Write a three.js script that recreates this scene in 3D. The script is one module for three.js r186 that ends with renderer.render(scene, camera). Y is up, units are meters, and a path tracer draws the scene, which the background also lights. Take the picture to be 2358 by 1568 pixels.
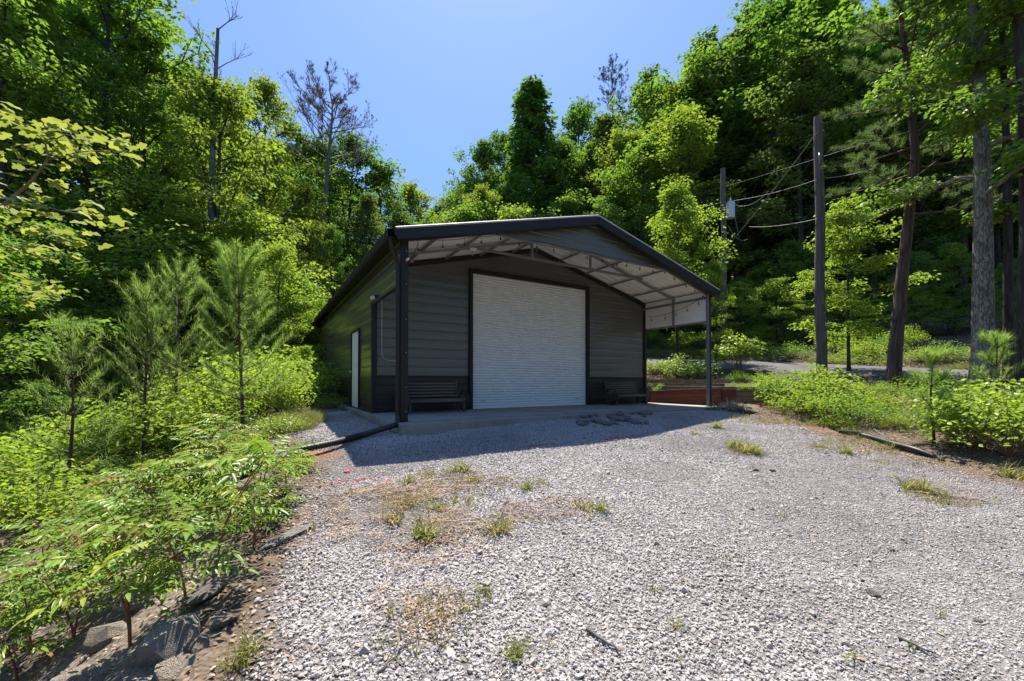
import * as THREE from 'three';
import { mergeGeometries } from 'three/addons/utils/BufferGeometryUtils.js';
import { ConvexGeometry } from 'three/addons/geometries/ConvexGeometry.js';

// ---------------------------------------------------------------- camera, sky, sun, exposure
const V = (x, y, z) => new THREE.Vector3(x, y, z);
const scene = new THREE.Scene();
const CAM = V(-2.172, 0.727, 7.390), YAW = 0.543, PITCH = 0.014, FOC = 948.6, CX = 1179, CY = 784, SHIFT = 80.9;   // lens in pixels of a 2358 x 1568 frame
const camera = new THREE.PerspectiveCamera(2 * Math.atan(784 / FOC) * 180 / Math.PI, 2358 / 1568, 0.05, 600);
camera.position.copy(CAM);
camera.rotation.set(PITCH, -YAW, 0, 'YXZ');
camera.setViewOffset(2358, 1568, 0, -SHIFT, 2358, 1568);
camera.updateProjectionMatrix();

const SUN = V(0.192, 0.906, -0.377).normalize();
{
  const w = 512, h = 256, d = new Float32Array(w * h * 4);
  const stops = [[-1, [.08, .09, .075]], [-.02, [.17, .205, .22]], [0, [.19, .295, .445]], [.18, [.157, .28, .485]], [.42, [.116, .22, .485]], [.68, [.085, .172, .445]], [1, [.06, .13, .39]]];
  for (let j = 0; j < h; j++) for (let i = 0; i < w; i++) {
    const el = ((j + .5) / h - .5) * Math.PI, az = ((i + .5) / w - .5) * 2 * Math.PI;
    const y = Math.sin(el), dir = V(Math.cos(el) * Math.cos(az), y, Math.cos(el) * Math.sin(az));
    let k = 0; while (k < stops.length - 2 && y > stops[k + 1][0]) k++;
    const t = Math.min(1, Math.max(0, (y - stops[k][0]) / (stops[k + 1][0] - stops[k][0])));
    const g = Math.max(0, dir.dot(SUN)), glow = .16 * Math.pow(g, 8) + .4 * Math.pow(g, 60);
    for (let c = 0; c < 3; c++) d[(j * w + i) * 4 + c] = stops[k][1][c] * (1 - t) + stops[k + 1][1][c] * t + (y > 0 ? glow * [1, .97, .9][c] : 0);
    d[(j * w + i) * 4 + 3] = 1;
  }
  const sky = new THREE.DataTexture(d, w, h, THREE.RGBAFormat, THREE.FloatType);
  sky.mapping = THREE.EquirectangularReflectionMapping; sky.magFilter = THREE.LinearFilter; sky.needsUpdate = true;
  scene.background = sky; scene.environment = sky;
}
const sun = new THREE.DirectionalLight(new THREE.Color(1, .94, .85), 5);
sun.position.copy(SUN).multiplyScalar(60); sun.target.position.set(3, 0, -4);
sun.position.add(sun.target.position);
sun.castShadow = true; sun.shadow.mapSize.set(4096, 4096);
Object.assign(sun.shadow.camera, { left: -45, right: 45, top: 45, bottom: -45, near: 1, far: 140 });
scene.add(sun, sun.target);
const renderer = new THREE.WebGLRenderer({ antialias: true });
renderer.toneMapping = THREE.LinearToneMapping; renderer.toneMappingExposure = 2.38;
renderer.outputColorSpace = THREE.SRGBColorSpace; renderer.shadowMap.enabled = true;

// ---------------------------------------------------------------- helpers
const rng = (s) => () => { s |= 0; s = s + 0x6D2B79F5 | 0; let t = Math.imul(s ^ s >>> 15, 1 | s); t = t + Math.imul(t ^ t >>> 7, 61 | t) ^ t; return ((t ^ t >>> 14) >>> 0) / 4294967296; };
const clamp = (x, a, b) => Math.min(b, Math.max(a, x)), mix = (a, b, t) => a + (b - a) * t, sm = (a, b, x) => { const t = clamp((x - a) / (b - a), 0, 1); return t * t * (3 - 2 * t); };
const hash = (i, j) => { let n = Math.imul(i, 374761393) + Math.imul(j, 668265263) | 0; n = Math.imul(n ^ n >>> 13, 1274126177); return ((n ^ n >>> 16) >>> 0) / 4294967296; };
function noise(x, y, wrap = 0) {
  const i = Math.floor(x), j = Math.floor(y), fx = x - i, fy = y - j, u = fx * fx * (3 - 2 * fx), v = fy * fy * (3 - 2 * fy);
  const m = (a) => wrap ? ((a % wrap) + wrap) % wrap : a;
  return mix(mix(hash(m(i), m(j)), hash(m(i + 1), m(j)), u), mix(hash(m(i), m(j + 1)), hash(m(i + 1), m(j + 1)), u), v);
}
const fbm = (x, y, n = 4, wrap = 0) => { let s = 0, a = .5, t = 0; for (let k = 0; k < n; k++) { s += a * noise(x, y, wrap); t += a; x *= 2; y *= 2; wrap *= 2; a *= .5; } return s / t; };
const lin = (t, a) => { const r = []; for (const p of a) r.push(p); let k = 0; while (k < r.length - 2 && t > r[k + 1][0]) k++; return mix(r[k][1], r[k + 1][1], clamp((t - r[k][0]) / (r[k + 1][0] - r[k][0]), 0, 1)); };

const taken = {};
const numbered = (n) => { const k = taken[n] = (taken[n] ?? -1) + 1; return k ? n + '_' + String(k).padStart(3, '0') : n; };
function tag(o, label, category, group, kind) { o.userData = { label, category }; if (group) o.userData.group = group; if (kind) o.userData.kind = kind; return o; }
function thing(name, label, category, pos = [0, 0, 0], turn = 0, group) { const o = new THREE.Group(); o.name = numbered(name); o.position.set(...pos); o.rotation.y = turn; scene.add(o); return tag(o, label, category, group); }
function part(name, geo, mat, parent) { const m = new THREE.Mesh(geo, mat); m.name = name; parent.add(m); return m; }
function single(name, geo, mat, label, category, group, kind) { const m = new THREE.Mesh(geo, mat); m.name = numbered(name); scene.add(m); return tag(m, label, category, group, kind); }
function copy(root, pos, turn, scale, label, group) { const r = root.clone(); r.name = numbered(root.name.replace(/_\d{3}$/, '')); scene.add(r); r.position.set(...pos); r.rotation.y = turn; if (scale) r.scale.set(...(Array.isArray(scale) ? scale : [scale, scale, scale])); r.userData = { ...root.userData }; if (label) r.userData.label = label; if (group) r.userData.group = group; return r; }

class G {   // gathers triangles with normals, colours and uv in metres
  constructor() { this.p = []; this.n = []; this.c = []; this.t = []; this.i = []; }
  v(x, y, z, nx, ny, nz, c, u = 0, w = 0) { this.p.push(x, y, z); this.n.push(nx, ny, nz); if (c) this.c.push(c[0], c[1], c[2]); this.t.push(u, w); return this.p.length / 3 - 1; }
  quad(a, b, c, d, col, uvs) {   // flat, counter-clockwise
    const n = V(0, 0, 0).crossVectors(b.clone().sub(a), d.clone().sub(a)); if (n.lengthSq() < 1e-14) n.crossVectors(c.clone().sub(b), d.clone().sub(b)); n.normalize();
    const w = b.distanceTo(a), h = d.distanceTo(a), q = uvs || [[0, 0], [w, 0], [w, h], [0, h]], k = this.p.length / 3;
    [a, b, c, d].forEach((P, m) => this.v(P.x, P.y, P.z, n.x, n.y, n.z, col, q[m][0], q[m][1]));
    this.i.push(k, k + 1, k + 2, k, k + 2, k + 3);
  }
  box(x0, y0, z0, x1, y1, z1, col) { return this.beam(V((x0 + x1) / 2, (y0 + y1) / 2, z0), V((x0 + x1) / 2, (y0 + y1) / 2, z1), x1 - x0, y1 - y0, V(0, 1, 0), col); }
  beam(a, b, w, h, up = V(0, 1, 0), col) {   // box from a to b, w across, h along up, with a small chamfer
    const d = b.clone().sub(a), L = d.length(); d.normalize();
    const s = V(0, 0, 0).crossVectors(d, up); if (s.lengthSq() < 1e-6) s.set(1, 0, 0); s.normalize(); const u = V(0, 0, 0).crossVectors(s, d);
    const e = Math.min(.006, w * .12, h * .12), ring = [[-w / 2 + e, -h / 2], [w / 2 - e, -h / 2], [w / 2, -h / 2 + e], [w / 2, h / 2 - e], [w / 2 - e, h / 2], [-w / 2 + e, h / 2], [-w / 2, h / 2 - e], [-w / 2, -h / 2 + e]];
    const P = (o, q) => o.clone().addScaledVector(s, q[0]).addScaledVector(u, q[1]);
    let run = 0;
    for (let k = 0; k < 8; k++) { const q = ring[k], r = ring[(k + 1) % 8], l = Math.hypot(q[0] - r[0], q[1] - r[1]); this.quad(P(a, q), P(a, r), P(b, r), P(b, q), col, [[run, 0], [run + l, 0], [run + l, L], [run, L]]); run += l; }
    for (const [o, sg] of [[a, -1], [b, 1]]) { const k = this.p.length / 3; ring.forEach((q) => { const p = P(o, q); this.v(p.x, p.y, p.z, d.x * sg, d.y * sg, d.z * sg, col, q[0], q[1]); }); for (let m = 1; m < 7; m++) sg > 0 ? this.i.push(k, k + m, k + m + 1) : this.i.push(k, k + m + 1, k + m); }
    return this;
  }
  tube(pts, rad, seg = 6, col, capped = true) {   // smooth tube along points; rad a number or one for each point
    const R = (k) => Array.isArray(rad) ? rad[k] : rad; let k0 = this.p.length / 3, run = 0;
    const t0 = pts[1].clone().sub(pts[0]).normalize(); let s = Math.abs(t0.y) < .9 ? V(0, 1, 0).cross(t0) : V(1, 0, 0).cross(t0); s.normalize();
    pts.forEach((p, k) => {
      const t = (pts[k + 1] || p).clone().sub(pts[k - 1] || p).normalize(); s.addScaledVector(t, -s.dot(t)).normalize(); const b = V(0, 0, 0).crossVectors(t, s); if (k) run += p.distanceTo(pts[k - 1]);
      for (let j = 0; j <= seg; j++) { const a = j / seg * 2 * Math.PI, c = Math.cos(a), d = Math.sin(a), nx = s.x * c + b.x * d, ny = s.y * c + b.y * d, nz = s.z * c + b.z * d; this.v(p.x + nx * R(k), p.y + ny * R(k), p.z + nz * R(k), nx, ny, nz, col, j / seg * 2 * Math.PI * R(0), run); }
    });
    for (let k = 0; k < pts.length - 1; k++) for (let j = 0; j < seg; j++) { const a = k0 + k * (seg + 1) + j, b = a + seg + 1; this.i.push(a, a + 1, b, b, a + 1, b + 1); }
    if (capped) for (const [k, sg] of [[0, -1], [pts.length - 1, 1]]) { if (R(k) < .004) continue; const t = (pts[k + 1] || pts[k]).clone().sub(pts[k - 1] || pts[k]).normalize().multiplyScalar(sg), c = this.v(pts[k].x, pts[k].y, pts[k].z, t.x, t.y, t.z, col), b0 = this.p.length / 3; for (let j = 0; j <= seg; j++) { const o = (k0 + k * (seg + 1) + j) * 3; this.v(this.p[o], this.p[o + 1], this.p[o + 2], t.x, t.y, t.z, col); } for (let j = 0; j < seg; j++) sg > 0 ? this.i.push(c, b0 + j, b0 + j + 1) : this.i.push(c, b0 + j + 1, b0 + j); }
    return this;
  }
  leaf(x, y, z, d, n, len, wid, col) {   // folded leaf: d along, n out of its face
    const sx = d.y * n.z - d.z * n.y, sy = d.z * n.x - d.x * n.z, sz = d.x * n.y - d.y * n.x, f = wid * .22, m = len * .45, w = wid / 2, k = this.p.length / 3;
    this.v(x, y, z, n.x, n.y, n.z, col);
    this.v(x + d.x * m + sx * w + n.x * f, y + d.y * m + sy * w + n.y * f, z + d.z * m + sz * w + n.z * f, n.x - sx * .3, n.y - sy * .3, n.z - sz * .3, col);
    this.v(x + d.x * len, y + d.y * len, z + d.z * len, n.x, n.y, n.z, col);
    this.v(x + d.x * m - sx * w + n.x * f, y + d.y * m - sy * w + n.y * f, z + d.z * m - sz * w + n.z * f, n.x + sx * .3, n.y + sy * .3, n.z + sz * .3, col);
    this.i.push(k, k + 1, k + 2, k, k + 2, k + 3);
  }
  blade(p, d, bend, len, wid, col, segs = 2) {   // tapering bent strip
    let s = V(0, 0, 0).crossVectors(d, bend); if (s.lengthSq() < 1e-8) s.set(1, 0, 0); s.normalize(); const n = V(0, 0, 0).crossVectors(s, d).normalize(); let k = this.p.length / 3;
    for (let j = 0; j <= segs; j++) { const t = j / segs, q = p.clone().addScaledVector(d, len * t).addScaledVector(bend, len * t * t), w = wid / 2 * (1 - t * .9); this.v(q.x - s.x * w, q.y - s.y * w, q.z - s.z * w, n.x, n.y, n.z, col); this.v(q.x + s.x * w, q.y + s.y * w, q.z + s.z * w, n.x, n.y, n.z, col); }
    for (let j = 0; j < segs; j++) { const a = k + j * 2; this.i.push(a, a + 1, a + 2, a + 2, a + 1, a + 3); }
  }
  build() {
    const g = new THREE.BufferGeometry(); g.setAttribute('position', new THREE.Float32BufferAttribute(this.p, 3)); g.setAttribute('normal', new THREE.Float32BufferAttribute(this.n, 3)); g.setAttribute('uv', new THREE.Float32BufferAttribute(this.t, 2));
    if (this.c.length === this.p.length) g.setAttribute('color', new THREE.Float32BufferAttribute(this.c, 3)); g.setIndex(this.i); return g;
  }
}
// a point of the photograph at a depth (metres along the view), and where its line of sight meets the ground
const cyw = Math.cos(YAW), syw = Math.sin(YAW);
function ray(u, v) { const X = (u - CX) / FOC, Y = -(v - CY - SHIFT) / FOC, zf = Math.cos(PITCH) - Y * Math.sin(PITCH), yu = Math.sin(PITCH) + Y * Math.cos(PITCH); return V(X * cyw + zf * syw, yu, X * syw - zf * cyw); }
const at = (u, v, d) => CAM.clone().addScaledVector(ray(u, v), d);
function onGround(u, v, dmax = 60) { const r = ray(u, v); for (let d = 1; d < dmax; d += .02) { const p = CAM.clone().addScaledVector(r, d); if (p.y < ground(p.x, p.z)) return p; } return CAM.clone().addScaledVector(r, dmax); }
const inView = (x, z, margin = 1.55) => { const dx = x - CAM.x, dz = z - CAM.z, X = dx * cyw + dz * syw, F = dx * syw - dz * cyw; return F > .6 && Math.abs(X) < margin * F + .8; };
const distCam = (x, z) => Math.hypot(x - CAM.x, z - CAM.z);

// ---------------------------------------------------------------- textures and materials
function tex(size, fn, srgb = true, repeat) {
  const d = new Uint8Array(size * size * 4);
  for (let j = 0; j < size; j++) for (let i = 0; i < size; i++) { const c = fn(i / size, j / size), o = (j * size + i) * 4; for (let k = 0; k < 3; k++) d[o + k] = clamp((Array.isArray(c) ? c[k] : c) * 255, 0, 255); d[o + 3] = 255; }
  const t = new THREE.DataTexture(d, size, size); t.wrapS = t.wrapT = THREE.RepeatWrapping; t.magFilter = THREE.LinearFilter; t.minFilter = THREE.LinearMipmapLinearFilter; t.generateMipmaps = true; if (srgb) t.colorSpace = THREE.SRGBColorSpace; if (repeat) t.repeat.set(...(Array.isArray(repeat) ? repeat : [repeat, repeat])); t.needsUpdate = true; return t;
}
const soilTex = tex(512, (u, v) => { const a = fbm(u * 8, v * 8, 5, 8), b = noise(u * 128, v * 128, 128), e = fbm(u * 32 + 7, v * 32, 3, 32); const k = .62 + .28 * a + .22 * (b - .5) + .16 * (e - .5); return [k, k * .985, k * .96]; }, true, .5);
const soilBump = tex(512, (u, v) => .5 * fbm(u * 32, v * 32, 3, 32) + .5 * noise(u * 128, v * 128, 128), false, .5);
const barkTex = tex(256, (u, v) => { const a = fbm(u * 16 + 2 * noise(u * 6, v * 6, 6), v * 4, 4, 0), r = noise(u * 40, v * 8); return .55 + .5 * (a - .35) + .22 * (r - .5); }, true, [1.2, .5]);
const barkBump = tex(256, (u, v) => fbm(u * 20 + 2 * noise(u * 6, v * 6, 6), v * 4, 3), false, [1.2, .5]);
const woodTex = tex(512, (u, v) => { const a = noise(u * 90, v * 3, 0) * .5 + noise(u * 24, v * 1.5) * .5, c = noise(u * 200, v * 12); return .62 + .42 * (a - .4) + .12 * (c - .5); }, true, [1.6, .8]);
const concTex = tex(512, (u, v) => { const a = fbm(u * 6, v * 6, 5, 6), s = noise(u * 200, v * 200); const k = .78 + .26 * (a - .5) + .08 * (s - .5); return [k, k * .985, k * .95]; }, true, .45);
const lichenTex = tex(256, (u, v) => { const a = fbm(u * 22, v * 14, 4, 0), b = noise(u * 60, v * 60, 60); const k = mix(.6, .95, sm(.36, .66, a)); const q = k * (.86 + .28 * b); return [q, q, q * .96]; }, true, [1.4, .9]);
const dirtyRough = tex(256, (u, v) => .40 + .3 * fbm(u * 6, v * 6, 4, 6), false, .6);
const grimeTex = tex(512, (u, v) => { const a = fbm(u * 5, v * 9, 5, 0), b = noise(u * 70, v * 2.5); const k = .93 + .12 * (a - .5) + .05 * (b - .5); return [k, k * .995, k * .98]; }, true, .3);
const col = (r, g, b) => new THREE.Color().setRGB(r, g, b);
const std = (c, rough, o = {}) => new THREE.MeshStandardMaterial({ color: col(...c), roughness: rough, side: THREE.DoubleSide, ...o });
const leafMat = (o = {}) => new THREE.MeshPhysicalMaterial({ color: 0xffffff, vertexColors: true, roughness: 1, transmission: .55, thickness: 0, clearcoat: .08, clearcoatRoughness: .45, specularIntensity: .25, side: THREE.DoubleSide, ...o });
const M = {
  leaf: leafMat(), glossLeaf: leafMat({ clearcoat: .45, clearcoatRoughness: .33, transmission: .48 }), needle: leafMat({ transmission: .4, clearcoat: .15 }),
  dry: new THREE.MeshStandardMaterial({ vertexColors: true, roughness: .9, side: THREE.DoubleSide }),
  bark: std([.15, .125, .10], .95, { map: barkTex, bumpMap: barkBump, bumpScale: .03 }), paleBark: std([.30, .285, .25], .95, { map: lichenTex, bumpMap: barkBump, bumpScale: .02 }),
  pineBark: std([.24, .15, .115], .95, { map: barkTex, bumpMap: barkBump, bumpScale: .04 }), deadBark: std([.34, .325, .315], .95, { map: barkTex, bumpMap: barkBump, bumpScale: .02 }), twig: std([.20, .15, .10], .9), redStem: std([.22, .10, .05], .8),
  poleWood: std([.27, .235, .20], .92, { map: woodTex, bumpMap: woodTex, bumpScale: .006 }),
  siding: new THREE.MeshPhysicalMaterial({ color: col(.062, .061, .052), map: grimeTex, ior: 1.75, roughness: .5, clearcoat: 1, clearcoatRoughness: .2, side: THREE.DoubleSide }),
  wainscot: std([.012, .012, .012], .45), trim: std([.007, .007, .007], .6),
  roofTop: std([.10, .098, .094], .42), bead: std([.42, .40, .37], .5), postSteel: std([.15, .16, .18], .45), galv: std([.20, .20, .195], .5, { metalness: .2 }), liner: std([.84, .82, .77], .5),
  door: std([.72, .72, .71], .45), sideDoor: std([.74, .72, .66], .5), steel: std([.55, .55, .56], .35, { metalness: .8 }), white: std([.78, .78, .76], .5), plastic: std([.014, .014, .015], .5),
  concrete: std([.44, .43, .41], .92, { map: concTex, bumpMap: concTex, bumpScale: .002 }), benchWood: std([.24, .19, .14], .75, { map: woodTex }), iron: std([.02, .02, .02], .5),
  redWood: [std([.30, .072, .035], .7, { map: woodTex, bumpMap: woodTex, bumpScale: .002 }), std([.25, .058, .03], .7, { map: woodTex, bumpMap: woodTex, bumpScale: .002 }), std([.36, .095, .045], .7, { map: woodTex, bumpMap: woodTex, bumpScale: .002 })],
  block: [std([.36, .29, .21], .95, { map: concTex, bumpMap: soilBump, bumpScale: .012 }), std([.30, .235, .17], .95, { map: concTex, bumpMap: soilBump, bumpScale: .012 }), std([.40, .32, .24], .95, { map: concTex, bumpMap: soilBump, bumpScale: .012 })],
  rock: [std([.38, .36, .34], .95, { map: concTex, bumpMap: soilBump, bumpScale: .02 }), std([.42, .41, .40], .95, { map: concTex, bumpMap: soilBump, bumpScale: .02 }), std([.50, .43, .345], .95, { map: soilTex, bumpMap: soilBump, bumpScale: .03 })],
  asphalt: std([.155, .15, .15], .95, { map: concTex, bumpMap: soilBump, bumpScale: .01 }), wire: std([.05, .05, .05], .5), wirePale: std([.33, .33, .33], .5), grayPaint: std([.55, .57, .60], .4),
};

// ---------------------------------------------------------------- the ground
const W = 9.14, P = 2.44, L = 19, HE = 3.43, HP = 4.59, DX0 = 2.524, DX1 = 6.463, DH = 3.6;
const xEdge = (z) => -1.83 - .12 * Math.max(0, z) + .12 * Math.sin(z * 1.3);
const xBank = (z) => lin(z, [[.6, 9.8], [1.65, 8.7], [2.36, 8.3], [3.3, 8.0], [4.3, 7.2], [5, 6.85], [6.15, 6.6], [12, 6.4]]);
const plane = (x, z) => -.177 + .03 * clamp(x, -8, 10) - .1 * (z > 0 ? z : z * .3);
const roadY = (z) => 1.03 - .08 * clamp(z, -45, 14);
const ROAD0 = 14.5, ROAD1 = 17.7, CAMBER = .11;
function ground(x, z) {
  let y = plane(x, z); const b = noise(x * .9 + 40, z * .9) - .5, s = noise(x * 3.1, z * 3.1 + 9) - .5;
  let rough = .03;
  if (z < -19.5) y += .05 * (-19.5 - z) * sm(-19.5, -30, z);
  const e = xEdge(z);
  if (x < e) { const q = e - x, dl = Math.sqrt(q * q + .04) - .2; y += -2.1 * (1 - Math.exp(-dl * .30)) - .035 * dl + (dl > 34 ? .3 * (dl - 34) : 0); rough = mix(.03, .16, sm(0, .6, dl)); }
  const k = xBank(z), xb = Math.max(k, 0);
  if (x > xb) {
    const wall = 1 - sm(1.7, 2.7, z), ry = roadY(z), py = plane(xb, z), t = clamp((x - xb) / (ROAD0 - .4 - xb), 0, 1);
    let open = mix(py, ry, Math.pow(t, 2.1)) - .14 * Math.exp(-((x - xb - .55) ** 2) / .12);
    let closed = x < 10.72 ? Math.min(.02, py) : mix(.46, ry, Math.pow(clamp((x - 10.9) / (ROAD0 - .4 - 10.9), 0, 1), 2.0));
    y = mix(open, closed, wall); rough = .10;
    if (x > ROAD0 - .4) { y = ry + CAMBER * Math.max(0, x - ROAD0); rough = .0; }
    if (x > ROAD1) { y = ry + CAMBER * (ROAD1 - ROAD0) + Math.min(.2 * (x - ROAD1), 7 + .06 * (x - ROAD1)); rough = .2 * sm(ROAD1, ROAD1 + 1, x); }
    if (x > 75) y += .35 * (x - 75);
    if (z > -19 && x < 10.6 && wall > .5) rough = .01;
  }
  if (z < -60) y += .3 * (-60 - z);
  y += rough * (b * 1.4 + s * .5);
  if (x > -.25 && x < 9.75 && z > -19.6 && z < 1.2) y = Math.min(y, -.085 + .16 * Math.max(0, z - .3) - (z < -.1 ? .1 : 0));
  return y;
}
const gravelAt = (x, z) => {   // share of stones, 0 to 1
  const n = (fbm(x * 1.3, z * 1.3, 3) - .5), l = x - (xEdge(z) + .18 + n * .7), r = xBank(z) - .35 - x + n * 1.2;
  let d = sm(-.1, .55, l) * sm(-.2, .9, r);
  if (z < .12 && x > -.2) d = 0;
  if (z < 0 && x <= -.1) d *= .55 * sm(-6.5, -3.5, z);
  return d;
};
// [x, z, radius x, radius z] of the dry patches on the drive, read from the photograph
const dryPatches = [[-1.05, 3.25, .75, .62], [-.35, 3.0, .7, .45], [-.9, 4.15, .55, .4], [.35, 3.95, .55, .28], [4.8, 5.85, .45, .3], [6.5, 4.15, 1.0, .5], [-1.35, 4.9, .3, .3], [4.55, 3.6, .45, .25], [7.6, 2.3, .7, .5]];
const dryAt = (x, z) => { let m = 0; for (const [a, b, c, d] of dryPatches) m = Math.max(m, 1 - Math.hypot((x - a) / c, (z - b) / d)); return clamp(m * 1.7, 0, 1); };
const clayAt = (x, z) => Math.max(sm(.36, .12, Math.hypot((x + 1.42), (z - .95) * .8)), .9 * sm(.5, .15, Math.hypot((x - 7.9) * .8, (z - 3.35))), .7 * sm(.35, .1, Math.hypot((x - .35) * .6, (z - .35) * 1.4)));
{
  const axis = (lo, a, b, hi, fine) => { const r = []; let x = a, s = fine; while (x > lo) { s *= 1.16; x -= s; r.unshift(x); } for (x = a; x < b; x += fine) r.push(x); s = fine; while (x < hi) { r.push(x); s *= 1.16; x += s; } r.push(x); return r; };
  const xs = axis(-150, -6, 19, 170, .17), zs = axis(-170, -9, 9, 60, .17), g = new G(), nx = xs.length;
  for (const z of zs) for (const x of xs) {
    const e = .08, y = ground(x, z), n = V(ground(x - e, z) - ground(x + e, z), 2 * e, ground(x, z - e) - ground(x, z + e)).normalize();
    const q = gravelAt(x, z), n1 = fbm(x * .8, z * .8 + 30, 4), n2 = noise(x * 2.7, z * 2.7), litter = [mix(.13, .22, n1), mix(.095, .155, n1), mix(.065, .10, n1)], bare = [.27, .255, .25];
    let c = [0, 1, 2].map((k) => mix(litter[k] * (.8 + .4 * n2), bare[k], q));
    if (x > ROAD0 - 3 && x < ROAD1 + 5 && z < 9) { const t = .75 * sm(.35, .6, n1); c = c.map((w, k) => mix(w, [.10, .13, .035][k], t)); }
    const bk = sm(.1, -.3, x - xEdge(z)) * sm(-5, -1.5, x) * sm(-3, 0, z); c = c.map((w, k) => mix(w, [.37, .31, .24][k] * (.6 + .8 * n2), .8 * bk));
    if (x > 30) { const q = sm(30, 38, x) * (.6 + .4 * n2); c = c.map((w, k) => mix(w, [.055, .08, .022][k], q)); }  // far floor: undergrowth green, darkened to stand in for canopy shade
    const cl = clayAt(x, z); c = c.map((w, k) => mix(w, [.36, .17, .085][k], cl));
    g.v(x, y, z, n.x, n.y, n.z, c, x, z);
  }
  for (let j = 0; j < zs.length - 1; j++) for (let i = 0; i < nx - 1; i++) { const a = j * nx + i, b = a + nx; g.i.push(a, b, a + 1, a + 1, b, b + 1); }
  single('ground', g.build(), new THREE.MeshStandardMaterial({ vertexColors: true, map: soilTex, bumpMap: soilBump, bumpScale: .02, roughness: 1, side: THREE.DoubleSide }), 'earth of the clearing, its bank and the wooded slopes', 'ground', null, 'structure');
}
{   // the narrow road
  const g = new G(), N = 70;
  for (let k = 0; k <= N; k++) { const z = 16 - k * 1.1, y = roadY(z) + .022, wob = .12 * Math.sin(z * .7) + .08 * Math.sin(z * 2.3), c = .12 * Math.max(0, -8 - z); for (const [x, dy] of [[ROAD0 + wob - .02, -.06], [ROAD0 + wob, 0], [ROAD0 + 1.6, .03], [ROAD1 - wob, 0], [ROAD1 - wob + .02, -.06]]) g.v(x, y + dy + CAMBER * Math.max(0, x - ROAD0), z, -.11, 1, 0, null, x, z); }
  for (let k = 0; k < N; k++) for (let j = 0; j < 4; j++) { const a = k * 5 + j; g.i.push(a, a + 1, a + 5, a + 1, a + 6, a + 5); }
  single('road', g.build(), M.asphalt, 'narrow grey asphalt lane running uphill past the utility poles', 'road', null, 'structure');
}

// ---------------------------------------------------------------- the metal building
const shed = thing('metal_building', 'charcoal metal building with open gabled porch and white roll-up door', 'building');
const roofY = (x) => HE + (HP - HE) * (1 - Math.abs(x - W / 2) / (W / 2));
const PITCHR = .224;
function profile(y0, y1, off = 0) {   // [along, out] of ribbed sheet between y0 and y1
  const r = [], out = (y) => { const q = (((y - off) % PITCHR) + PITCHR) % PITCHR; return q < .175 ? 0 : q < .187 ? (q - .175) / .012 * .0095 : q < .206 ? .0095 : q < .218 ? (1 - (q - .206) / .012) * .0095 : 0; };
  const ys = [y0, y1]; for (let k = Math.floor((y0 - off) / PITCHR) - 1; k * PITCHR + off < y1; k++) for (const q of [.002, .175, .187, .206, .218, .088, .1]) { const y = k * PITCHR + off + q; if (y > y0 + 1e-4 && y < y1 - 1e-4) ys.push(y); }
  ys.sort((a, b) => a - b); for (const y of ys) { const q = (((y - off) % PITCHR) + PITCHR) % PITCHR; r.push([y, out(y) + (q > .087 && q < .101 ? .003 : 0)]); } return r;
}
function siding(parent, name, mat, y0, y1, ext, place, sheet = PITCHR * 4) {   // lies on a plane: place(x, y, out); ext(y) gives the ends
  for (let a = y0; a < y1 - .01; a = Math.min(y1, a + sheet)) {
    const b = Math.min(y1, a + sheet), pr = profile(a, b), g = new G(); let any = 0;
    for (let k = 0; k < pr.length - 1; k++) {
      const [ya, oa] = pr[k], [yb, ob] = pr[k + 1], p = ext(ya), q = ext(yb); if (p[1] - p[0] < .002 && q[1] - q[0] < .002) continue; any = 1;
      g.quad(place(p[0], ya, oa), place(Math.max(p[0], p[1]), ya, oa), place(Math.max(q[0], q[1]), yb, ob), place(q[0], yb, ob), null, [[p[0], ya], [p[1], ya], [q[1], yb], [q[0], yb]]);
    }
    if (any) part(name, g.build(), mat, parent);
  }
}
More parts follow.
